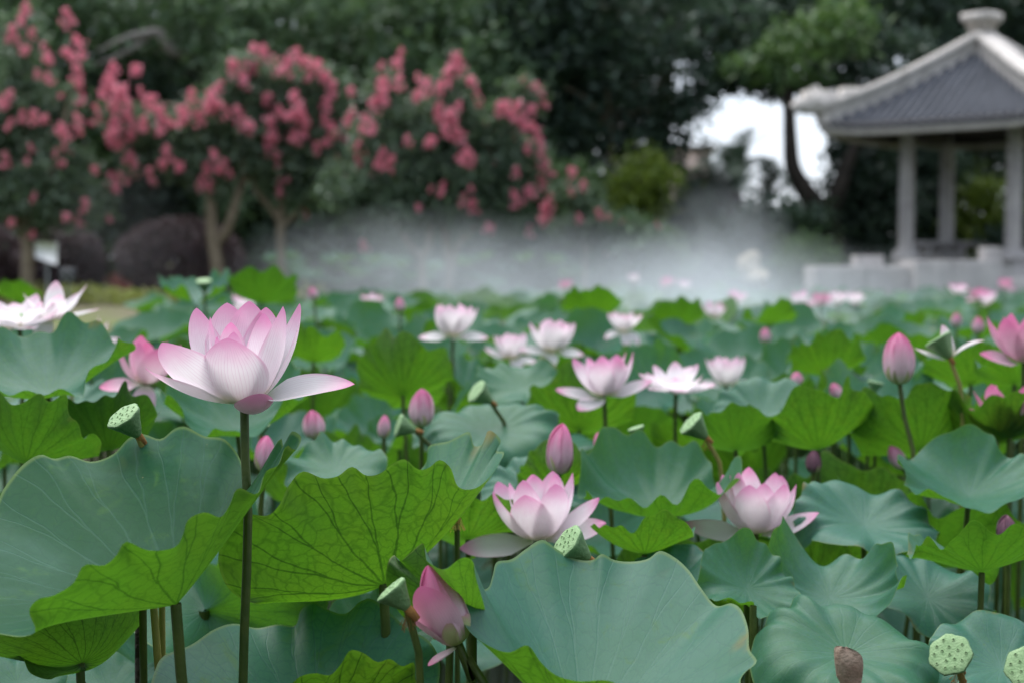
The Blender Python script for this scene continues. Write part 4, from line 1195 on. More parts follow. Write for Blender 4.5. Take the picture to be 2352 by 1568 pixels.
# leaves placed by hand: cx, cy, width in picture, depth, tilt to camera(+)/away(-), side lean, kind, variant, label
HAND = [
    (110, 905, 420, 2.55, 16, -12, 'C', 0, 'broad blue green leaf behind the round seed pod and the big bowl leaf'),
    (545, 985, 340, 2.75, 22, 5, 'C', 1, 'blue green lotus leaf spreading just under the large open flower'),
    (925, 905, 235, 3.5, -52, 0, 'C', 3, 'upright fan of bright yellow green leaf behind the magenta bud'),
    (1130, 990, 330, 3.1, 22, 0, 'F', 3, 'grey green lotus leaf with drooping lip beside the magenta bud'),
    (1075, 1235, 260, 2.42, -34, 10, 'C', 4, 'green leaf underside behind the seed pod with yellow stamen rags'),
    (1230, 1135, 260, 2.75, 26, -8, 'F', 1, 'blue green lotus leaf rising behind the pale pink flower'),
    (1510, 1175, 380, 2.55, 14, 0, 'C', 2, 'large blue green bowl leaf between the two pale pink open flowers'),
    (1715, 1350, 250, 2.15, 36, 25, 'F', 2, 'folded blue green leaf standing in front of the cupped pink flower'),
    (1985, 1205, 330, 2.5, 20, 8, 'F', 1, 'mid green lotus leaf right of the cupped pink flower'),
    (2225, 1140, 330, 2.55, 20, -10, 'C', 0, 'dark blue green lotus leaf below the tall closed bud stem'),
    (2255, 1310, 330, 2.2, -24, 0, 'C', 4, 'scalloped dark green leaf underside near the purple bud'),
    (1905, 1372, 330, 2.22, 22, 0, 'F', 4, 'blue green leaf with ruffled front lip under the folded leaf'),
    (2130, 1370, 300, 2.30, 24, 10, 'F', 0, 'dark slate green leaf between the ruffled leaf and the seed pods'),
    (1945, 1500, 440, 1.98, 20, 5, 'F', 3, 'large slate green leaf behind the dried brown petal'),
    (2300, 1530, 330, 1.98, 24, -15, 'F', 1, 'blue green leaf behind the two pale seed pods'),
    (2115, 1030, 300, 3.0, -40, 10, 'C', 1, 'green leaf underside behind the stem of the tall closed bud'),
    (2290, 1010, 260, 2.95, -30, -10, 'C', 2, 'dark green leaf underside beneath the deep pink flower'),
    (1750, 950, 240, 3.4, 30, -20, 'F', 1, 'blue green leaf below the small cupped flower'),
    (1690, 1030, 230, 3.0, -30, 0, 'C', 0, 'dark green leaf underside beside the hooked seed pod'),
    (1880, 1030, 290, 3.0, -26, 12, 'C', 3, 'green bowl leaf underside left of the tall bud stem'),
    (1330, 985, 260, 3.6, -34, -10, 'C', 1, 'green leaf underside below the star shaped pink flower'),
    (1290, 1130, 200, 2.75, -50, 10, 'C', 2, 'bright green leaf underside behind the leaning pink bud'),
    (1200, 890, 220, 3.9, 24, 0, 'F', 0, 'pale blue leaf under the pair of white lotus flowers'),
    (720, 830, 150, 4.2, -30, 0, 'C', 3, 'bright green leaf behind the outflung petal of the large flower'),
    (1360, 725, 150, 6.5, -26, 0, 'C', 0, 'domed bright green leaf at the edge of the mist'),
    (1560, 750, 130, 6.6, -30, 15, 'C', 1, 'bright green leaf poking from the mist behind the star flower'),
    (1770, 745, 130, 6.8, -20, 0, 'C', 4, 'bright green leaf at the right edge of the mist'),
    (450, 690, 160, 5.5, 15, 0, 'C', 2, 'round blue leaf standing before the round purple bush'),
    (600, 695, 170, 5.6, -25, 0, 'C', 1, 'green leaf standing before the slim crape myrtle trunk'),
    (40, 690, 100, 6.5, -30, 0, 'C', 0, 'yellow green leaf behind the white open flower'),
    (60, 1060, 300, 2.3, -35, -15, 'C', 1, 'shaded green leaf underside below the broad blue leaf'),
    (250, 1030, 250, 2.5, -32, 20, 'C', 3, 'green leaf underside next to the round seed pod'),
    (770, 1080, 240, 2.55, 20, 0, 'F', 0, 'blue green leaf glimpsed above the veined bright leaf'),
    (1900, 860, 190, 4.0, -24, 0, 'C', 2, 'green leaf underside left of the tall closed bud'),
    (2230, 880, 200, 3.6, -30, 0, 'C', 0, 'green leaf underside behind the nodding seed pod'),
    (2330, 880, 180, 3.3, -28, -8, 'C', 4, 'dark green leaf at the foot of the deep pink flower'),
    (860, 1470, 300, 2.2, 15, 0, 'F', 2, 'shaded leaf low behind the pale scalloped leaf'),
    (250, 1590, 240, 2.1, 25, 0, 'F', 0, 'misty grey leaf low behind the ribbed fan leaf'),
    (40, 1570, 220, 2.05, 25, 10, 'F', 1, 'small blue leaf in the lower corner under the fan leaf'),
    (1560, 1330, 260, 2.25, 18, 0, 'F', 1, 'blue green leaf showing over the very large smooth leaf'),
    (1480, 1270, 250, 2.3, -20, 0, 'C', 0, 'green leaf underside beneath the large bowl leaf'),
]
for (px, py, w, d, tl, sl, kd, vi, lab) in HAND:
    rad = w * d / F / 2 * 1.06
    az = 270 + (sl if tl > 0 else -sl)
    tl2 = tl
    if tl < 0:
        az = 90 + sl; tl2 = -tl
    lf = place_leaf(at(px, py, d), rad, tl2, az, (CUP if kd == 'C' else FLAT)[vi], lab, None)
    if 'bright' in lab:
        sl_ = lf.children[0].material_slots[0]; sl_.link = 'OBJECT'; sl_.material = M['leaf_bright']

# the field: leaves scattered over the pond, nearest ones individually
g = np.random.default_rng(21)
occ = []
for (px, py, w, d, *_r) in HAND:
    p = at(px, py, d); occ.append((p[0], p[1]))
cand = []
tries = 0
while tries < 16000:
    tries += 1
    y = 2.3 + (26.5 - 2.3) * g.uniform(0, 1) ** 0.8
    x = g.uniform(-1, 1) * (0.40 * y + 0.5)
    if y > bank_y(x) - 0.5:
        continue
    md = 0.205 if y < 3.4 else (0.175 if y < 8 else 0.26)
    # misty open water: fewer leaves there
    px = 1176 + x / y * F
    if y > 13 and 640 < px < 1720 and g.uniform() < 0.55:
        continue
    if y > 6.8 and px < 330:
        continue
    ok = True
    for (a, b) in occ:
        if (a - x) ** 2 + (b - y) ** 2 < md * md:
            ok = False; break
    if not ok:
        continue
    occ.append((x, y))
    cand.append((y, x))
low = []
t2 = 0
while t2 < 1500:
    t2 += 1
    y = g.uniform(2.05, 6.0); x = g.uniform(-1, 1) * (0.40 * y + 0.3)
    if all((a_ - x) ** 2 + (b_ - y) ** 2 > 0.34 ** 2 for a_, b_ in low):
        low.append((x, y))
cand = [(y, x, 0) for y, x in cand] + [(y, x, 1) for x, y in low]
cand.sort()
LAB = {
    'cup_top': ['cupped blue green lotus leaf', 'bowl shaped blue leaf'],
    'cup_under': ['tilted leaf with bright green underside', 'raised leaf with green ribbed underside'],
    'flat': ['flat wavy blue green lotus leaf', 'level ruffled lotus leaf'],
    'young': ['small young lotus leaf', 'little round lotus leaf'],
    'low': ['shaded lotus leaf held low', 'dim sunken lotus leaf'],
}
GRP = {'cup_top': 'cupped leaves of the field', 'cup_under': 'leaves of the field showing undersides', 'flat': 'flat leaves of the field', 'young': 'young leaves of the field', 'low': 'low shaded leaves of the field'}
MARK = [(561, 926, 1.86, 'the large open lotus'), (1238, 1236, 2.4, 'the bloom with the dark tilted pod'), (1736, 1222, 2.52, 'the cupped pink bloom'), (1388, 908, 3.35, 'the star shaped pink bloom'),
        (1040, 772, 4.5, 'the white bloom with level wings'), (1174, 822, 5.0, 'the smaller paired white bloom'), (1270, 806, 4.6, 'the larger paired white bloom'), (1432, 760, 5.6, 'the fading drooping white bloom'),
        (1668, 882, 4.55, 'the small cupped white bloom'), (335, 880, 3.0, 'the half shed pink bloom'), (2352, 832, 3.1, 'the deep pink bloom'), (1552, 902, 3.6, 'the flat open white lotus'), (45, 752, 3.3, 'the wide white lotus with yellow heart'),
        (118, 735, 3.35, 'the ragged white lotus'), (2066, 882, 2.85, 'the tall closed pink bud'), (1284, 1088, 2.62, 'the leaning rose bud'), (968, 980, 3.05, 'the plump magenta bud'), (724, 1008, 3.1, 'the bud with hooked tip'),
        (1868, 1085, 2.9, 'the small dark red bud'), (2312, 1245, 2.35, 'the dusky purple bud'), (2246, 768, 5.4, 'the two round pink buds'), (1758, 790, 5.5, 'the bud at the mist edge'), (722, 690, 6.0, 'the misty bud near the big flower'), (919, 718, 6.0, 'the misty bud near the twin stems'),
        (2203, 1532, 1.74, 'the ragged necked seed pod'), (1622, 1004, 2.75, 'the hooked seed pod'), (1128, 922, 3.1, 'the round pale seed pod'), (2182, 822, 2.95, 'the nodding seed pod'), (470, 672, 5.4, 'the pod before the round blue leaf'), (882, 1342, 1.98, 'the bright veined leaf'),
        (1345, 1690, 1.66, 'the very large smooth leaf'), (405, 1388, 1.70, 'the big bowl leaf'), (1885, 694, 9, 'the far blooms below the terrace'), (1345, 690, 9.5, 'the lone far bloom in mist'), (2250, 680, 10.5, 'the far blooms by the outer column'), (1640, 720, 8.5, 'the far bloom nearest the rock')]
MARKP = [(at(a_, b_, c_), n_) for a_, b_, c_, n_ in MARK]
seen_lab = {}
def field_label(kind, x, y, rad):
    ds = sorted(((p_[0] - x) ** 2 + (p_[1] - y) ** 2, k_) for k_, (p_, n_) in enumerate(MARKP))
    out = None
    for d2, k_ in ds[:3]:
        p_, n_ = MARKP[k_]
        dy = y - p_[1]
        relw = 'just behind' if dy > 0.2 else ('just before' if dy < -0.2 else 'beside')
        if d2 > 1.2:
            relw = {'just behind': 'further out behind', 'just before': 'some way before', 'beside': 'some way beside'}[relw]
        for ph in LAB[kind]:
            for sz in ('', 'broad ' if rad > 0.2 else 'narrow '):
                if sz.strip() == 'narrow' and kind in ('young', 'low'): continue
                t_ = sz + ph + ' ' + relw + ' ' + n_
                if len(t_.split()) > 16: continue
                if out is None: out = t_
                if t_ not in seen_lab:
                    seen_lab[t_] = 1
                    return t_
    return out
far_V, far_Q, far_L, fn_ = [], [], [], 0
n_ind = 0
def blade_arrays(me):
    V = np.empty(len(me.vertices) * 3, np.float32); me.vertices.foreach_get('co', V)
    Q = np.empty(len(me.loops), np.int32); me.loops.foreach_get('vertex_index', Q)
    L = np.empty(len(me.loops) * 2, np.float32); me.uv_layers[0].data.foreach_get('uv', L)
    return V.reshape(-1, 3), Q.reshape(-1, 4), L.reshape(-1, 2)
LOWV = [blade_variant(60 + i, b, w, dr, f, 26, 5) for i, (b, w, dr, f) in enumerate([(0.45, 0.15, 0, 0), (0.5, 0.18, 0, 0.15), (0.18, 0.16, 0.2, 0.1), (0.36, 0.2, 0.0, 0.2)])]
LOWA = [blade_arrays(m_) for m_ in LOWV]
for (y, x, lowf) in cand:
    kind = g.choice(['cup_top', 'cup_under', 'flat', 'young'], p=[0.46, 0.20, 0.24, 0.10] if y > 5 else [0.44, 0.26, 0.22, 0.08])
    rad = g.uniform(0.15, 0.24) if y < 3.4 else (g.uniform(0.10, 0.20) if y < 6 else g.uniform(0.11, 0.20))
    z = 1.18 + 0.09 * g.normal()
    if y < 3.4:
        z = g.uniform(0.84, 1.08) + 0.06 * (y - 2.3)
    z = min(z, 1.32)
    if y > 8:
        z -= min(0.16, 0.013 * (y - 8))
    if lowf:
        kind = 'low'; z = g.uniform(0.55, 0.82); rad = g.uniform(0.19, 0.25)
    tilt = abs(g.normal(0, 13)) + {'cup_top': 14, 'cup_under': 26, 'flat': 4, 'young': 10, 'low': 5}[kind]
    az = {'cup_top': 270, 'cup_under': 90, 'flat': 270, 'young': 270, 'low': 270}[kind] + g.normal(0, 38)
    if kind == 'young':
        rad *= 0.55; z -= 0.12
    if n_ind < 245:
        var = (FLAT if kind in ('flat', 'young', 'low') else CUP)[int(g.integers(0, 5))]
        place_leaf((x, y, z), rad, tilt, az, var, field_label(kind, x, y, rad), GRP[kind])
        n_ind += 1
    else:
        V, Q, L = LOWA[int(g.integers(0, 4))]
        n = Vector((math.sin(R_(tilt)) * math.cos(R_(az)), math.sin(R_(tilt)) * math.sin(R_(az)), math.cos(R_(tilt))))
        mw = np.array(axis_rot(n) @ Matrix.Rotation(float(g.uniform(0, 6.28)), 4, 'Z'))[:3, :3]
        far_V.append((V * rad) @ mw.T + np.array([x, y, z])); far_Q.append(Q + fn_); far_L.append(L); fn_ += len(V)
        sv, sq = tube([(x, y, -0.1), (x + 0.01, y, z * 0.6), (x, y, z)], (0.008, 0.007, 0.007), 4)
        far_V.append(sv); far_Q.append(sq + fn_); far_L.append(np.tile([0.5, 0.5], (len(sq) * 4, 1))); fn_ += len(sv)
# blue leaves of the further pool beyond the crape myrtles
for k in range(130):
    x, y = g.uniform(-5.2, 6.5), g.uniform(29.5, 33)
    V, Q, L = LOWA[int(g.integers(0, 4))]
    tl, az = abs(g.normal(12, 12)), g.uniform(200, 340)
    n = Vector((math.sin(R_(tl)) * math.cos(R_(az)), math.sin(R_(tl)) * math.sin(R_(az)), math.cos(R_(tl))))
    mw = np.array(axis_rot(n) @ Matrix.Rotation(float(g.uniform(0, 6.28)), 4, 'Z'))[:3, :3]
    z = g.uniform(1.25, 1.75)
    far_V.append((V * 0.27) @ mw.T + np.array([x, y, z])); far_Q.append(Q + fn_); far_L.append(L); fn_ += len(V)
    sv, sq = tube([(x, y, 0.8), (x + 0.01, y, 1.1), (x, y, z)], (0.01, 0.009, 0.008), 4)
    far_V.append(sv); far_Q.append(sq + fn_); far_L.append(np.tile([0.5, 0.5], (len(sq) * 4, 1))); fn_ += len(sv)
tag(obj('lotus_field', mesh('lotus_field', np.vstack(far_V), np.vstack(far_Q), np.vstack(far_L), M['leaf'])), 'far lotus leaves merging into one green carpet towards the bank', 'lotus field', kind='stuff')

# ------------------------------------------------------------------ lotus: flowers, buds, pods
def petal_mesh(L, W, e0, e1, rc, p=1.0, az=0.0, base_r=0.010, base_z=0.0, mat='petal', nu=11, nv=22, twist=0.0, wob=0.0, seed=0, tipc=0.0, point=0.74, roll=0.0):
    g = np.random.default_rng(seed + 1000)
    v = 1 - (1 - np.linspace(0, 1, nv)) ** 1.5
    e = R_(e0) + (R_(e1) - R_(e0)) * v ** p + R_(tipc) * np.clip((v - 0.8) / 0.2, 0, 1)
    ds = L * np.diff(v)
    rho = base_r + np.concatenate([[0], np.cumsum(np.cos((e[1:] + e[:-1]) / 2) * ds)])
    h = base_z + np.concatenate([[0], np.cumsum(np.sin((e[1:] + e[:-1]) / 2) * ds)])
    sh = (v + 0.05) ** 0.75 * np.clip(1 - v, 0, 1) ** point
    sh = sh / sh.max()
    sh[-1] = 0.012
    w = W / 2 * sh
    t = np.linspace(-1, 1, nu)
    Tt, Vv = np.meshgrid(t, v, indexing='ij')
    Wm = w[None, :] * Tt
    rcm = np.broadcast_to(rc if np.ndim(rc) == 0 else np.asarray(rc)[None, :], Tt.shape) * np.ones_like(Tt)
    lat = rcm * np.sin(np.clip(Wm / rcm, -1.5, 1.5))
    inn = rcm * (1 - np.cos(np.clip(Wm / rcm, -1.5, 1.5)))
    ph = g.uniform(0, 6.28, 3)
    inn = inn + wob * L * (np.sin(3.0 * Vv * 2 + ph[0] + Tt * 1.5) * 0.5 + np.sin(5 * Tt + ph[1]) * 0.25 * Vv) * Vv
    # a slight midrib groove
    inn = inn - 0.012 * W * np.exp(-(Tt / 0.12) ** 2) * (1 - Vv)
    rl = R_(roll) * np.clip(Vv * 3, 0, 1)
    lat, inn = lat * np.cos(rl) - inn * np.sin(rl), inn * np.cos(rl) + lat * np.sin(rl)
    X = rho[None, :] - np.sin(e)[None, :] * inn
    Z = h[None, :] + np.cos(e)[None, :] * inn
    Y = lat + twist * L * Vv ** 2
    a = R_(az)
    P = np.stack([X * math.cos(a) - Y * math.sin(a), X * math.sin(a) + Y * math.cos(a), Z], 2)
    UV = np.stack([(Tt + 1) / 2, Vv], 2)
    V, Q, Lp = grid(P, UV)
    return mesh('petal', V, Q, Lp, M[mat])

def pod_parts(root, mw, s, seeds=True, top=None, seed=0):
    """seed pod: flared cone with a flat pitted top; s = top radius"""
    g = np.random.default_rng(seed)
    seg = 28
    prof = [(0.16, 0.0), (0.24, 0.05), (0.42, 0.35), (0.66, 0.85), (0.86, 1.22), (0.98, 1.42), (1.0, 1.50), (0.97, 1.56)]
    ang = np.arange(seg) / seg * 2 * PI
    P = np.array([[(r * s * (1 + 0.045 * math.sin(7 * a + seed) * (z / 1.5) + 0.02 * math.sin(13 * a)) * math.cos(a), r * s * (1 + 0.045 * math.sin(7 * a + seed) * (z / 1.5) + 0.02 * math.sin(13 * a)) * math.sin(a), z * s) for (r, z) in prof] for a in ang])
    V, Q, L = grid(P, np.zeros((seg, len(prof), 2)), wrap=True)
    pod = obj('pod', mesh('pod', V, flip(Q), None, M['pod']), root, mw)
    rr = [0.97, 0.90, 0.6, 0.3, 0.02]
    zz = [1.56, 1.60, 1.615, 1.61, 1.60]
    P = np.array([[(r * s * (1 + 0.045 * math.sin(7 * a + seed)) * math.cos(a), r * s * (1 + 0.045 * math.sin(7 * a + seed)) * math.sin(a), z * s) for r, z in zip(rr, zz)] for a in ang])
    V, Q, L = grid(P, np.zeros((seg, len(rr), 2)), wrap=True)
    tp = obj('pod_top', mesh('pod_top', V, flip(Q), None, M['pod_top']), pod)
    if seeds:
        ms, mr = MB(), MB()
        pts = [(0.0, 0.0)] + [(0.36 * math.cos(k * 1.2566 + seed), 0.36 * math.sin(k * 1.2566 + seed)) for k in range(5)] + [(0.70 * math.cos(k * 0.6283 + 0.3 + seed), 0.70 * math.sin(k * 0.6283 + 0.3 + seed)) for k in range(10)]
        for (a, b) in pts:
            c0 = (a * s + g.normal() * 0.03 * s, b * s + g.normal() * 0.03 * s, 1.612 * s)
            mr.lathe([(0.095 * s, -0.01 * s), (0.075 * s, 0.028 * s), (0.05 * s, 0.02 * s), (0.04 * s, -0.02 * s)], 9, c0)
            ms.lathe([(0.05 * s, -0.01 * s), (0.03 * s, 0.018 * s), (0.001, 0.022 * s)], 7, c0)
        obj('seeds', ms.mesh('seeds', M['seed']), tp)
        obj('seed_pits', mr.mesh('seed_pits', M['pod_top']), tp)
    return pod

def stamen_mesh(s, n=70, seed=0, droop=False, mat='stamen'):
    g = np.random.default_rng(seed)
    m = MB()
    for k in range(n):
        a = 2 * PI * k / n + g.uniform(-0.1, 0.1)
        L = s * g.uniform(0.7, 1.05)
        e = R_(g.uniform(25, 70)) if not droop else R_(g.uniform(-85, -50))
        c, sn = math.cos(a), math.sin(a)
        r0 = s * 0.28
        p0 = np.array([r0 * c, r0 * sn, 0.0])
        p1 = p0 + L * 0.6 * np.array([math.cos(e) * c, math.cos(e) * sn, math.sin(e)])
        p2 = p1 + L * 0.4 * np.array([math.cos(e * 0.7) * c, math.cos(e * 0.7) * sn, math.sin(e * 0.7)]) + g.normal(size=3) * 0.05 * s
        m.tube([p0, p1, p2], (0.012 * s, 0.012 * s, 0.034 * s), 4)
    return m.mesh('stamens', M[mat])

def stem_path(root_foot, head, axis, via=None):
    """from the foot up to the head, arriving along the head's axis"""
    h = np.asarray(head) - root_foot
    ax = np.asarray(axis, float); ax /= np.linalg.norm(ax)
    pts = [np.zeros(3)]
    if via is not None:
        pts += [np.asarray(v) - root_foot for v in via]
    else:
        pts.append(h * 0.5 + np.array([random.uniform(-0.02, 0.02), random.uniform(-0.02, 0.02), 0]))
    pts.append(h - ax * 0.06)
    pts.append(h + ax * 0.004)
    return pts

def lotus(name, label, cat, head, axis, petals, s=1.0, via=None, foot=None, group=None, mat='petal', stamens=False, sr=0.0052, center=True, seed=0, lo=False, stem_mat='stem'):
    head = np.asarray(head, float)
    foot = np.array([head[0] + random.uniform(-0.03, 0.03), head[1] + random.uniform(-0.03, 0.03), -0.1]) if foot is None else np.asarray(foot, float)
    root = empty(name, foot)
    tag(root, label, cat, group)
    mw = Matrix.Translation([float(v) for v in (head - foot)]) @ axis_rot(axis)
    for i, pt in enumerate(petals):
        k = dict(pt)
        for q in ('L', 'W', 'rc', 'base_r', 'base_z'):
            if q in k:
                k[q] = k[q] * s
        k.setdefault('base_r', 0.010 * s)
        k.setdefault('mat', mat)
        if lo:
            k.update(nu=7, nv=9)
        obj('petal', petal_mesh(seed=seed * 50 + i, **k), root, mw)
    if center:
        mp = mw @ Matrix.Translation((0, 0, 0.006 * s))
        if not lo:
            pod_parts(root, mp, 0.016 * s, seeds=False, seed=seed)
        if stamens:
            obj('stamens', stamen_mesh(0.026 * s, 70 if not lo else 36, seed), root, mp)
    pts = stem_path(foot, head, axis, via)
    V, Q = tube(pts, np.linspace(sr * 1.15, sr, len(pts)), 9 if not lo else 6, n=22 if not lo else 10)
    obj('stem', mesh('stem', V, Q, None, M[stem_mat]), root)
    return root

def cup(seed, strays=(), n_out=6, n_in=6, open_=0.0, L=0.125, W=0.074):
    g = np.random.default_rng(seed)
    P = []
    a0 = g.uniform(0, 360)
    for k in range(n_out):
        P.append(dict(az=a0 + k * 360 / n_out + g.normal(0, 7), e0=14 + g.normal(0, 4), e1=96 - 45 * open_ + g.normal(0, 7), L=L * g.uniform(0.93, 1.05), W=W * g.uniform(0.92, 1.08), rc=0.045, p=0.8, wob=0.012))
    for k in range(n_in):
        P.append(dict(az=a0 + 30 + k * 360 / n_in + g.normal(0, 9), e0=34 + g.normal(0, 5), e1=102 - 30 * open_ + g.normal(0, 7), L=L * g.uniform(0.80, 0.98), W=W * 0.82, rc=0.040, p=0.8, wob=0.015))
    for (az, e0, e1, l) in strays:
        P.append(dict(az=az, e0=e0, e1=e1, L=L * l, W=W * 0.78, rc=0.06, p=1.0, wob=0.02, base_z=-0.004, roll=30 * math.cos(R_(az))))
    return P

# the large open flower, petal by petal (azimuth 0 right, 90 away, 270 to the camera)
HD = 1.86
head = at(561, 926, HD)
hp = [
    dict(az=158, e0=18, e1=88, L=0.146, W=0.070, rc=0.05, p=0.55, roll=-12),       # far left, tall
    dict(az=118, e0=24, e1=88, L=0.152, W=0.084, rc=0.06, p=0.6),             # back left
    dict(az=94, e0=28, e1=92, L=0.150, W=0.076, rc=0.05, p=0.6),              # back
    dict(az=72, e0=24, e1=94, L=0.142, W=0.070, rc=0.05, p=0.6),              # back right
    dict(az=28, e0=18, e1=90, L=0.154, W=0.072, rc=0.040, p=0.6),             # right back
    dict(az=172, e0=30, e1=98, L=0.124, W=0.056, rc=0.04, p=0.6, roll=10),    # inner left
    dict(az=212, e0=40, e1=100, L=0.096, W=0.046, rc=0.04, p=0.8),            # inner front left
    dict(az=318, e0=42, e1=98, L=0.126, W=0.054, rc=0.045, p=0.7),            # inner right
    dict(az=345, e0=24, e1=98, L=0.142, W=0.090, rc=0.055, p=0.6, wob=0.008, roll=6),  # right, large
    dict(az=264, e0=12, e1=86, L=0.112, W=0.096, rc=0.062, p=0.7, wob=0.008),  # front centre
    dict(az=212, e0=14, e1=62, L=0.132, W=0.084, rc=0.052, p=0.9, wob=0.01, roll=34),   # front left
    dict(az=186, e0=2, e1=44, L=0.128, W=0.072, rc=0.055, p=1.1, wob=0.01, roll=8),   # left, low
    dict(az=350, e0=12, e1=10, L=0.142, W=0.062, rc=0.036, p=1.0, wob=0.01, roll=28),   # flung out right
    dict(az=304, e0=-78, e1=98, L=0.064, W=0.062, rc=0.034, p=0.8, mat='lip', point=0.5, base_r=0.008),  # fallen lip
    dict(az=60, e0=40, e1=102, L=0.118, W=0.056, rc=0.04, p=0.8),
    dict(az=250, e0=52, e1=104, L=0.098, W=0.046, rc=0.04, p=0.8),
    dict(az=130, e0=46, e1=102, L=0.112, W=0.052, rc=0.04, p=0.8),
]
via = [at(558, 1568, HD - 0.03), at(567, 1300, HD - 0.02), at(569, 1100, HD - 0.01)]
lotus('lotus_flower', 'large open pale pink lotus on a tall stem above the big bowl leaf', 'flower', head, (0.0, 0.03, 1), hp, 1.0, via=via, foot=at(553, 1568, HD - 0.03) + np.array([0, 0, -1.2]), seed=1, stamens=True, sr=0.0058)

FL = [
    # px, py of base, depth, scale, lean, strays, open, n_out, n_in, mat, label
    (1238, 1236, 2.40, 1.02, (-0.10, -0.05), [(185, -8, 12, 0.98), (340, 20, 50, 1.0), (352, 5, 20, 0.85)], 0.05, 6, 5, 'petal', 'pale pink lotus bloom standing behind the dark tilted seed pod'),
    (1736, 1222, 2.52, 0.98, (0.02, -0.03), [(182, -4, 22, 1.0), (338, 12, 42, 0.92)], 0.08, 7, 6, 'petal', 'cupped pale pink lotus bloom above the folded blue leaf'),
    (1388, 908, 3.35, 0.96, (-0.04, 0.0), [(195, 2, 25, 0.95), (230, -18, -5, 0.8), (345, 10, 30, 0.95)], 0.28, 7, 6, 'petal', 'star shaped pink lotus bloom on a dark stem beside the flat open flower'),
    (1040, 772, 4.5, 0.98, (0.0, 0.0), [(180, -5, 5, 0.8), (355, -2, 0, 0.85), (300, -10, 20, 0.6)], 0.0, 7, 5, 'petal_white', 'white pink lotus bloom with two petals spread level like wings'),
    (1174, 822, 5.0, 0.85, (0.0, 0.0), [(190, 10, 40, 0.9), (350, -10, -5, 0.8), (300, -20, -40, 0.6)], 0.0, 6, 5, 'petal_white', 'smaller of the two white pink blooms side by side'),
    (1270, 806, 4.6, 0.98, (0.0, 0.0), [(195, 0, 12, 0.85), (350, -8, 0, 0.75), (255, -30, -50, 0.7)], 0.1, 7, 6, 'petal_white', 'larger of the two white pink blooms side by side'),
    (1432, 760, 5.6, 0.78, (0.0, 0.0), [(200, -10, -30, 0.8), (330, -20, -60, 0.8), (280, -30, -70, 0.8)], 0.45, 6, 5, 'petal_white', 'fading white lotus bloom with drooping petals before the mist'),
    (1668, 882, 4.55, 0.85, (0.0, 0.0), [(200, 0, 15, 0.8), (345, 0, 10, 0.8)], 0.0, 7, 6, 'petal_white', 'small cupped white pink bloom just behind the flat open flower'),
    (335, 880, 3.0, 0.86, (0.12, 0.0), [(200, -12, -4, 0.8), (285, -50, -80, 0.7)], 0.0, 4, 3, 'petal_pink', 'half shed pink lotus bloom behind the broad blue leaf'),
    (2352, 832, 3.1, 0.98, (0.0, 0.0), [(190, 8, 20, 0.8)], 0.05, 7, 5, 'petal_pink', 'deep pink lotus bloom beyond the nodding seed pod'),
    (2318, 985, 2.95, 0.85, (0.0, 0.0), [(188, 20, 40, 0.9)], 0.15, 6, 5, 'petal_pink', 'deep pink lotus bloom sunk behind the dark green leaf'),
]
for i, (px, py, d, s, ln, st, op, no, ni, mt, lab) in enumerate(FL):
    lotus('lotus_flower', lab, 'flower', at(px, py, d), (ln[0], ln[1], 1), cup(400 + i, st, no, ni, op), s, mat=mt, seed=20 + i, stamens=True, group='open lotus flowers', lo=d > 4.2)
def flat_open(seed, n=11):
    g = np.random.default_rng(seed)
    return [dict(az=k * 360 / n + g.normal(0, 8), e0=12 + g.normal(0, 7), e1=24 + g.normal(0, 12), L=0.12 * g.uniform(0.85, 1.05), W=0.064, rc=0.06, p=1.0, wob=0.03) for k in range(n)] + \
           [dict(az=20 + k * 60 + g.normal(0, 8), e0=34 + g.normal(0, 7), e1=58 + g.normal(0, 12), L=0.10, W=0.055, rc=0.05, p=1.0, wob=0.03) for k in range(6)]
lotus('lotus_flower', 'wide flat open white lotus showing golden stamens', 'flower', at(1552, 902, 3.6), (0.0, -0.14, 1), flat_open(3), 0.88, mat='petal_white', seed=41, stamens=True, group='open lotus flowers')
lotus('lotus_flower', 'wide open white lotus with yellow heart next to the ragged white one', 'flower', at(45, 752, 3.3), (0.0, -0.16, 1), flat_open(4), 0.95, mat='petal_white', seed=42, stamens=True, group='open lotus flowers')
lotus('lotus_flower', 'ragged white lotus with loose upright petals before the sign board', 'flower', at(118, 735, 3.35), (0.10, 0.0, 1), [dict(az=100, e0=60, e1=95, L=0.10, W=0.05, rc=0.05), dict(az=20, e0=40, e1=70, L=0.12, W=0.055, rc=0.05), dict(az=355, e0=15, e1=25, L=0.12, W=0.055, rc=0.05), dict(az=200, e0=30, e1=60, L=0.09, W=0.05, rc=0.05), dict(az=262, e0=-40, e1=-85, L=0.085, W=0.05, rc=0.05), dict(az=300, e0=40, e1=60, L=0.09, W=0.05, rc=0.05), dict(az=60, e0=30, e1=60, L=0.1, W=0.05, rc=0.05)], 0.95, mat='petal_white', seed=43, group='open lotus flowers')

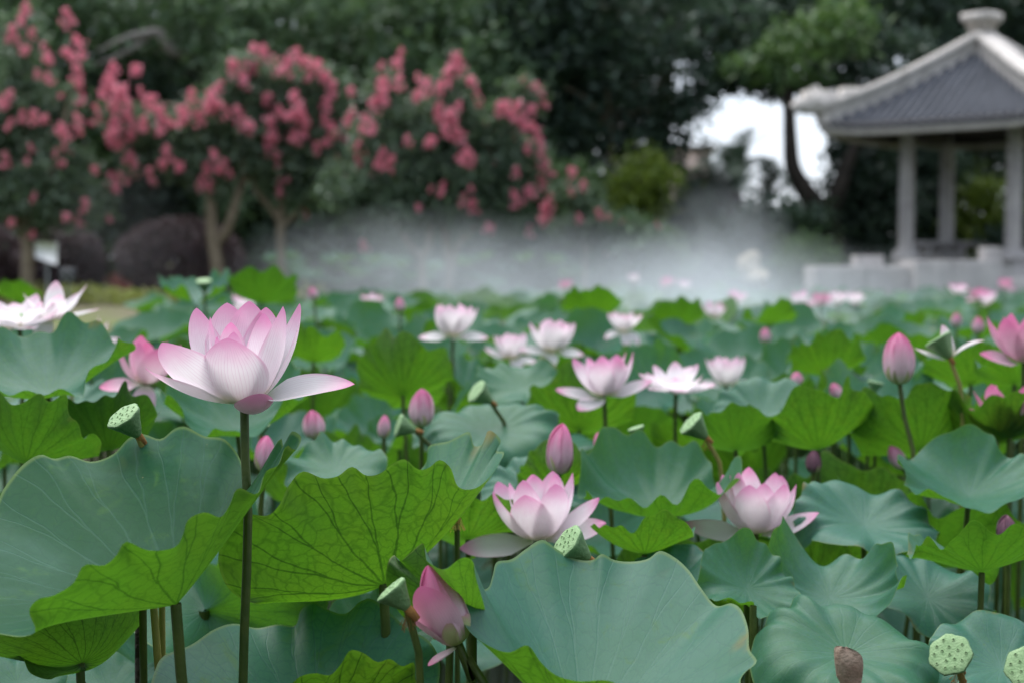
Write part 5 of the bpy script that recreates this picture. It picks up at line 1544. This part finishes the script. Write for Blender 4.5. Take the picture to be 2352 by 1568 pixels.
# closed buds: petals wrapped on a body of revolution
def bud_petals(L, R, n=6, seed=0, mat='bud', loose=0.0, sep=2):
    g = np.random.default_rng(seed)
    v = np.linspace(0, 1, 16)
    P = []
    a0 = g.uniform(0, 360)
    for k in range(n):
        ly = 1.0 - 0.10 * (k % 2)
        P.append(dict(az=a0 + k * 360 / n, e0=12 + loose * 3, e1=134 - loose * 26 + g.normal(0, 2), L=L * 1.18 * ly, W=R * 2.5, rc=R * 1.0 * ly, p=0.52, base_r=0.003, point=0.8, wob=0.004))
    for k in range(sep):
        P.append(dict(az=a0 + 40 + k * 150, e0=10, e1=96, L=L * 0.55, W=R * 1.5, rc=R * 1.08, p=0.5, base_r=0.005, mat='budgreen', point=0.7))
    return P
BUD = [
    (2066, 882, 2.85, 0.100, 0.034, (-0.03, 0.0), 'bud', 'tall closed pink bud with a pale patch high above the leaves'),
    (1284, 1088, 2.62, 0.092, 0.029, (0.06, 0.0), 'petal_pink', 'leaning rose pink bud behind the pale pink bloom'),
    (968, 980, 3.05, 0.080, 0.030, (0.0, 0.0), 'bud', 'plump magenta tipped bud before the yellow green fan leaf'),
    (724, 1008, 3.1, 0.062, 0.026, (-0.1, 0.0), 'bud', 'short pink bud with a hooked tip right of the large flower'),
    (606, 1082, 2.5, 0.062, 0.020, (0.1, 0.0), 'petal_pink', 'small pink bud hidden behind the big bowl leaf tip'),
    (882, 1005, 3.2, 0.050, 0.015, (0.0, 0.0), 'bud', 'tiny slim pink bud beside the plump magenta bud'),
    (1386, 1048, 2.9, 0.050, 0.017, (-0.2, 0.0), 'petal_pink', 'small coral bud low beside the leaning rose bud'),
    (2312, 1245, 2.35, 0.046, 0.019, (-0.05, 0.0), 'duskbud', 'dusky purple bud above the scalloped dark leaf'),
    (1868, 1085, 2.9, 0.045, 0.018, (0.0, 0.0), 'duskbud', 'small dark red bud among the leaf undersides'),
    (2075, 1075, 3.0, 0.055, 0.018, (-0.6, 0.0), 'bud', 'pale pink bud tipped sideways by the tall bud stem'),
    (1830, 885, 3.7, 0.035, 0.018, (0.0, 0.0), 'bud', 'little round coral bud left of the tall closed bud'),
    (1928, 918, 3.6, 0.045, 0.018, (-0.4, 0.0), 'bud', 'little pink bud leaning in front of the blue leaf'),
    (1027, 855, 4.0, 0.042, 0.016, (-0.1, 0.0), 'bud', 'slim pink bud just below the winged white bloom'),
    (722, 690, 6.0, 0.055, 0.024, (-0.2, 0.0), 'bud', 'pink bud standing out against the mist by the large flower'),
    (919, 718, 6.0, 0.060, 0.026, (0.0, 0.0), 'bud', 'pink bud standing out against the mist by the twin stems'),
    (1758, 790, 5.5, 0.060, 0.025, (0.0, 0.0), 'bud', 'pink bud by the bright leaf at the edge of the mist'),
    (2196, 752, 6.0, 0.060, 0.024, (0.0, 0.0), 'bud', 'left one of two round pink buds beyond the nodding seed pod'),
    (2246, 768, 5.4, 0.065, 0.028, (0.0, 0.0), 'bud', 'right one of two round pink buds beyond the nodding seed pod'),
]
for i, (px, py, d, L, R, ln, mt, lab) in enumerate(BUD):
    lotus('lotus_bud', lab, 'bud', at(px, py, d), (ln[0], ln[1], 1), bud_petals(L, R, 6, 500 + i), 1.0, mat=mt, center=False, seed=60 + i, group='closed lotus buds', sr=0.0048, lo=d > 4.2, via=[at(2100, 1120, 2.83), at(2085, 960, 2.84)] if i == 0 else None, foot=at(2105, 1200, 2.83) * [1, 1, 0] - [0, 0, 0.1] if i == 0 else None)

# half open bud in front
head = at(1052, 1476, 1.66)
ax = np.array([-0.40, -0.05, 1.0])
hb = bud_petals(0.096, 0.030, 5, 777, sep=0) + [
    dict(az=186, e0=30, e1=78, L=0.080, W=0.056, rc=0.036, p=0.7, base_r=0.004, mat='bud', point=0.6),
    dict(az=250, e0=28, e1=100, L=0.095, W=0.060, rc=0.034, p=0.6, base_r=0.004, mat='petal_pink', point=0.65),
    dict(az=292, e0=16, e1=86, L=0.046, W=0.040, rc=0.030, p=0.6, base_r=0.006, mat='budgreen', point=0.6),
    dict(az=330, e0=14, e1=84, L=0.040, W=0.038, rc=0.030, p=0.6, base_r=0.006, mat='budgreen', point=0.6),
    dict(az=205, e0=-20, e1=6, L=0.040, W=0.026, rc=0.02, p=0.8, base_r=0.004, base_z=-0.003, mat='bud', point=0.6),
]
lotus('lotus_bud', 'half open rose pink bud tucked beneath the folded leaf', 'bud', head, ax, hb, 1.0, mat='petal_pink', center=False, seed=91, via=[at(1130, 1620, 1.66), at(1100, 1545, 1.66), at(1075, 1500, 1.66)], foot=at(1180, 1800, 1.66) + [0, 0, -0.8], sr=0.0056)

# seed pods: px,py of the pod's neck, depth, top radius, axis (x right, y away, z up), label
PODS = [
    (318, 1000, 1.96, 0.0245, (-0.55, -0.55, 1.0), 'pale green seed pod with pitted face peeping over the big bowl leaf', None),
    (938, 1398, 1.62, 0.0200, (-0.72, -0.02, 0.85), 'pale green cone seed pod leaning on the half open bud', [at(966, 1568, 1.63), at(962, 1500, 1.63), at(950, 1432, 1.625)]),
    (1352, 1282, 1.94, 0.0270, (-0.75, -0.30, 0.62), 'dark ribbed seed pod lying over the very large smooth leaf', None),
    (2203, 1532, 1.74, 0.0265, (-0.50, -0.68, 0.62), 'pale green seed pod with ragged brown neck above the slate leaf', None),
    (2372, 1560, 1.70, 0.0265, (-0.45, -0.75, 0.62), 'pale round seed pod next to the one with the ragged neck', None),
    (1050, 1178, 2.25, 0.0180, (0.0, 0.0, 1.0), 'upright green seed pod ringed by yellow stamen rags', None),
    (1622, 1004, 2.75, 0.0280, (-0.65, -0.1, 0.62), 'pale seed pod on a hooked stem below the flat open flower', None),
    (1128, 922, 3.1, 0.0280, (-0.65, -0.3, 0.5), 'pale round seed pod above the grey green drooping leaf', None),
    (955, 988, 2.95, 0.0250, (-0.9, -0.2, 0.30), 'pale seed pod lying on its side by the plump magenta bud', None),
    (2182, 822, 2.95, 0.0300, (-0.45, 0.2, 0.75), 'nodding green seed pod still holding two white petals', None),
    (1470, 1010, 3.0, 0.0180, (-0.3, 0.0, 0.9), 'small green seed pod on a bent dark stem', None),
    (2005, 905, 3.5, 0.0200, (0.2, 0.0, 0.9), 'small pale seed pod left of the tall closed bud', None),
    (160, 800, 3.6, 0.0200, (0.0, -0.2, 1.0), 'small yellow green seed pod below the ragged white lotus', None),
    (470, 672, 5.4, 0.0300, (0.0, -0.3, 1.0), 'pale seed pod before the round blue leaf', None),
    (600, 1000, 3.4, 0.0200, (0.1, -0.2, 1.0), 'small pale seed pod hidden behind the tall flower stem', None),
]
for i, (px, py, d, s, ax, lab, via) in enumerate(PODS):
    head = at(px, py, d)
    axn = np.array(ax, float); axn /= np.linalg.norm(axn)
    foot = head + np.array([-axn[0] * 0.10 + random.uniform(-0.01, 0.01), 0.03, 0]); foot[2] = -0.1
    if via is not None:
        foot = via[0] + np.array([0.02, 0, 0]); foot[2] = -0.1
    root = empty('seed_pod', foot); tag(root, lab, 'seed pod', 'green lotus seed pods')
    mw = Matrix.Translation([float(v) for v in (head - foot)]) @ axis_rot(axn)
    pod_parts(root, mw, s, seeds=d < 3, seed=i + 2)
    h = head - foot
    if via is None:
        pts = [np.zeros(3), h * 0.5, h - axn * 0.05 + np.array([0, 0, -0.09]), h - axn * 0.035 + np.array([0, 0, -0.02]), h + axn * 0.004]
    else:
        pts = [np.zeros(3)] + [v - foot for v in via] + [h + axn * 0.003]
    V, Q = tube(pts, np.linspace(0.0055, 0.0045, len(pts)), 9, n=26)
    obj('stem', mesh('stem', V, Q, None, M['stem'] if i % 3 else M['stem_yellow']), root)
    m = MB(); m.lathe([(0.0045, -0.016), (0.0052, -0.010), (0.0060, -0.003), (0.0052, 0.003)], 10)
    nk = obj('neck', m.mesh('neck', M['withered']), root, mw)
    if i in (1, 3, 5, 6):
        obj('stamen_rags', stamen_mesh(0.022 if i != 5 else 0.028, 26, i, droop=True, mat='withered' if i != 5 else 'stamen'), root, Matrix.Translation([float(v) for v in (head - foot)]) @ Matrix.Translation((0, 0, -0.004)) @ Matrix.Diagonal((0.55, 0.55, 1, 1)))
    if i == 9:
        for k, (a, e0, e1) in enumerate([(170, 40, 70), (20, 60, 90), (330, 10, -20)]):
            obj('petal', petal_mesh(0.07, 0.045, e0, e1, 0.04, az=a, mat='petal_white', seed=k), root, mw)

# bare stems beside the big bowl leaf's stalk, dried petal, fallen petals
for k, (px0, py0, px1, d, mt, lab) in enumerate([(328, 1380, 330, 1.95, 'stem', 'dull green leaf stalk rising beside the yellow one below the bowl leaf'), (352, 1380, 366, 1.92, 'stem_yellow', 'yellowed old leaf stalk rising below the big bowl leaf'), (318, 1420, 318, 2.05, 'dbark', 'dark dead stalk rising behind the yellow one below the bowl leaf'), (1730, 1390, 1728, 2.05, 'stem', 'dark stalk rising beside the very large smooth leaf'), (1035, 1450, 1030, 1.80, 'stem', 'slim green stalk rising behind the half open bud')]):
    a, b = at(px0, py0, d), at(px1, 1568, d)
    f = b.copy(); f[2] = -0.1; f[0] += (b[0] - a[0]) * 3
    r = obj('lotus_stalk', mesh('lotus_stalk', *tube([np.zeros(3), b - f, a - f], (0.0065, 0.006, 0.0052), 9, n=14), None, M[mt]))
    r.location = f
    tag(r, lab, 'stalk', 'bare lotus stalks')
q = at(1968, 1596, 1.68)
r = obj('dried_petal', petal_mesh(0.062, 0.050, 64, 100, 0.020, az=205, mat='petal', seed=5, wob=0.10, point=0.42, roll=25))
r.data.materials.clear(); r.data.materials.append(M['drypetal'])
r.location = q; tag(r, 'dried brown curled petal scrap before the slate green leaf', 'petal')
st = MB().tube([(0, 0, -q[2] - 0.1), (0.01, 0, -q[2] * 0.5), (0.002, 0, 0.004)], (0.005, 0.005, 0.005), 8, n=10)
o = obj('stem', st.mesh('stem', M['withered']), r)
o.location = (0.0, 0, 0)

# small distant blooms
FAR = [(1455, 640, 15, 'white'), (1535, 648, 14, 'pink'), (1572, 655, 14, 'pale'), (1300, 655, 14, 'pink'), (1345, 690, 9.5, 'pink'), (1838, 690, 9.5, 'pale'), (1885, 694, 9, 'pink'), (1925, 690, 9.5, 'white'), (2198, 668, 11, 'pale'), (2250, 680, 10.5, 'pink'), (2306, 656, 12, 'pink'), (1692, 688, 10, 'pale'), (1640, 720, 8.5, 'pale'), (200, 790, 4.6, 'white'), (560, 705, 7.5, 'pale'), (2270, 690, 10, 'pale'), (1960, 690, 10, 'white'), (850, 700, 8.5, 'pale')]
FARL = ['far white bloom swallowed by mist before the cycads', 'far pink bloom in mist before the cycads', 'far pale bloom in mist nearest the tall beige rock', 'far pink bloom in mist under the small crape myrtle', 'lone far pink bloom at the mist edge by the domed leaf',
        'far pale bloom at the corner of the long terrace block', 'far bright pink bloom below the long terrace block', 'far white bloom touching the pink one below the long terrace block', 'far pale bloom below the taller terrace block', 'far pink bloom below the square stone post', 'far pink bloom beneath the outer pavilion column',
        'far pale bloom in thin mist before the rocks', 'far pale bloom at the mist edge nearest the rock', 'white petals of a bloom lying behind the broad blue leaf', 'far pale bloom directly behind the large open flower', 'far pale bloom touching the pink one below the stone post', 'far white bloom just off the long terrace block',
        'far pale bloom beside the bud against the mist']
for i, (px, py, d, tone) in enumerate(FAR):
    g = np.random.default_rng(900 + i)
    p = at(px, py + 8, d)
    lotus('lotus_flower', FARL[i], 'flower', p, (g.normal(0, 0.1), g.normal(0, 0.1), 1), cup(900 + i, [(g.uniform(0, 360), 0, 10, 0.9)], 6, 4, g.uniform(0, 0.6)), 0.85, mat={'pale': 'petal', 'white': 'petal_white', 'pink': 'petal_pink'}[tone], seed=100 + i, group='distant lotus blooms', lo=True)

# ------------------------------------------------------------------ mist drifting over the water
def mist_mat(name, dens):
    t = NT(name)
    co = t.coord('Object')
    ln = t.n('ShaderNodeVectorMath', operation='LENGTH'); t.set(ln.inputs[0], co)
    f = t.math('MAXIMUM', t.math('SUBTRACT', 1.0, ln.outputs['Value']), 0.0)
    f = t.math('POWER', f, 1.3)
    geo = t.n('ShaderNodeNewGeometry').outputs['Position']
    nz = t.noise(geo, 0.8, 5, 0.62, 0.7)
    k = t.sstep(nz, 0.40, 0.66)
    dn = t.math('MULTIPLY', t.math('MULTIPLY', f, t.math('MULTIPLY_ADD', k, 0.85, 0.15)), dens)
    v = t.n('ShaderNodeVolumePrincipled')
    v.inputs['Color'].default_value = (0.87, 0.93, 0.99, 1)
    v.inputs['Anisotropy'].default_value = 0.2
    t.set(v.inputs['Density'], dn)
    t.t.links.new(v.outputs[0], t.out.inputs['Volume'])
    return t.m
def mist(px, py, d, rx, ry, rz, dens, lab):
    c = at(px, py, d)
    m = MB()
    m.lathe([(math.sin(a) + 1e-4, -math.cos(a)) for a in np.linspace(0, PI, 13)], 20)
    o = obj('mist', m.mesh('mist', mist_mat('mist', dens)))
    o.location = c; o.scale = (rx, ry, rz)
    tag(o, lab, 'mist', 'mist drifting over the pond', kind='stuff')
mist(960, 640, 22, 3.0, 6.0, 1.2, 0.20, 'thick bank of white mist left of the twin crape myrtle stems')
mist(1290, 665, 17, 2.8, 6.0, 0.95, 0.17, 'thick bank of white mist over the middle of the pond')
mist(1600, 715, 11, 1.5, 5.0, 0.70, 0.42, 'veil of mist reaching out over the leaves before the rock')
mist(1650, 570, 26, 1.5, 2.5, 1.3, 0.36, 'plume of mist rising in front of the cycads')
mist(290, 560, 25, 1.3, 3.0, 1.8, 0.03, 'thin grey mist between the purple bushes')
mist(2050, 690, 15, 3.0, 6.0, 0.6, 0.10, 'faint mist in front of the pavilion terrace')
mist(900, 2000, 3.2, 3.2, 3.0, 0.75, 0.34, 'low vapour lying on the water under the nearest leaves')
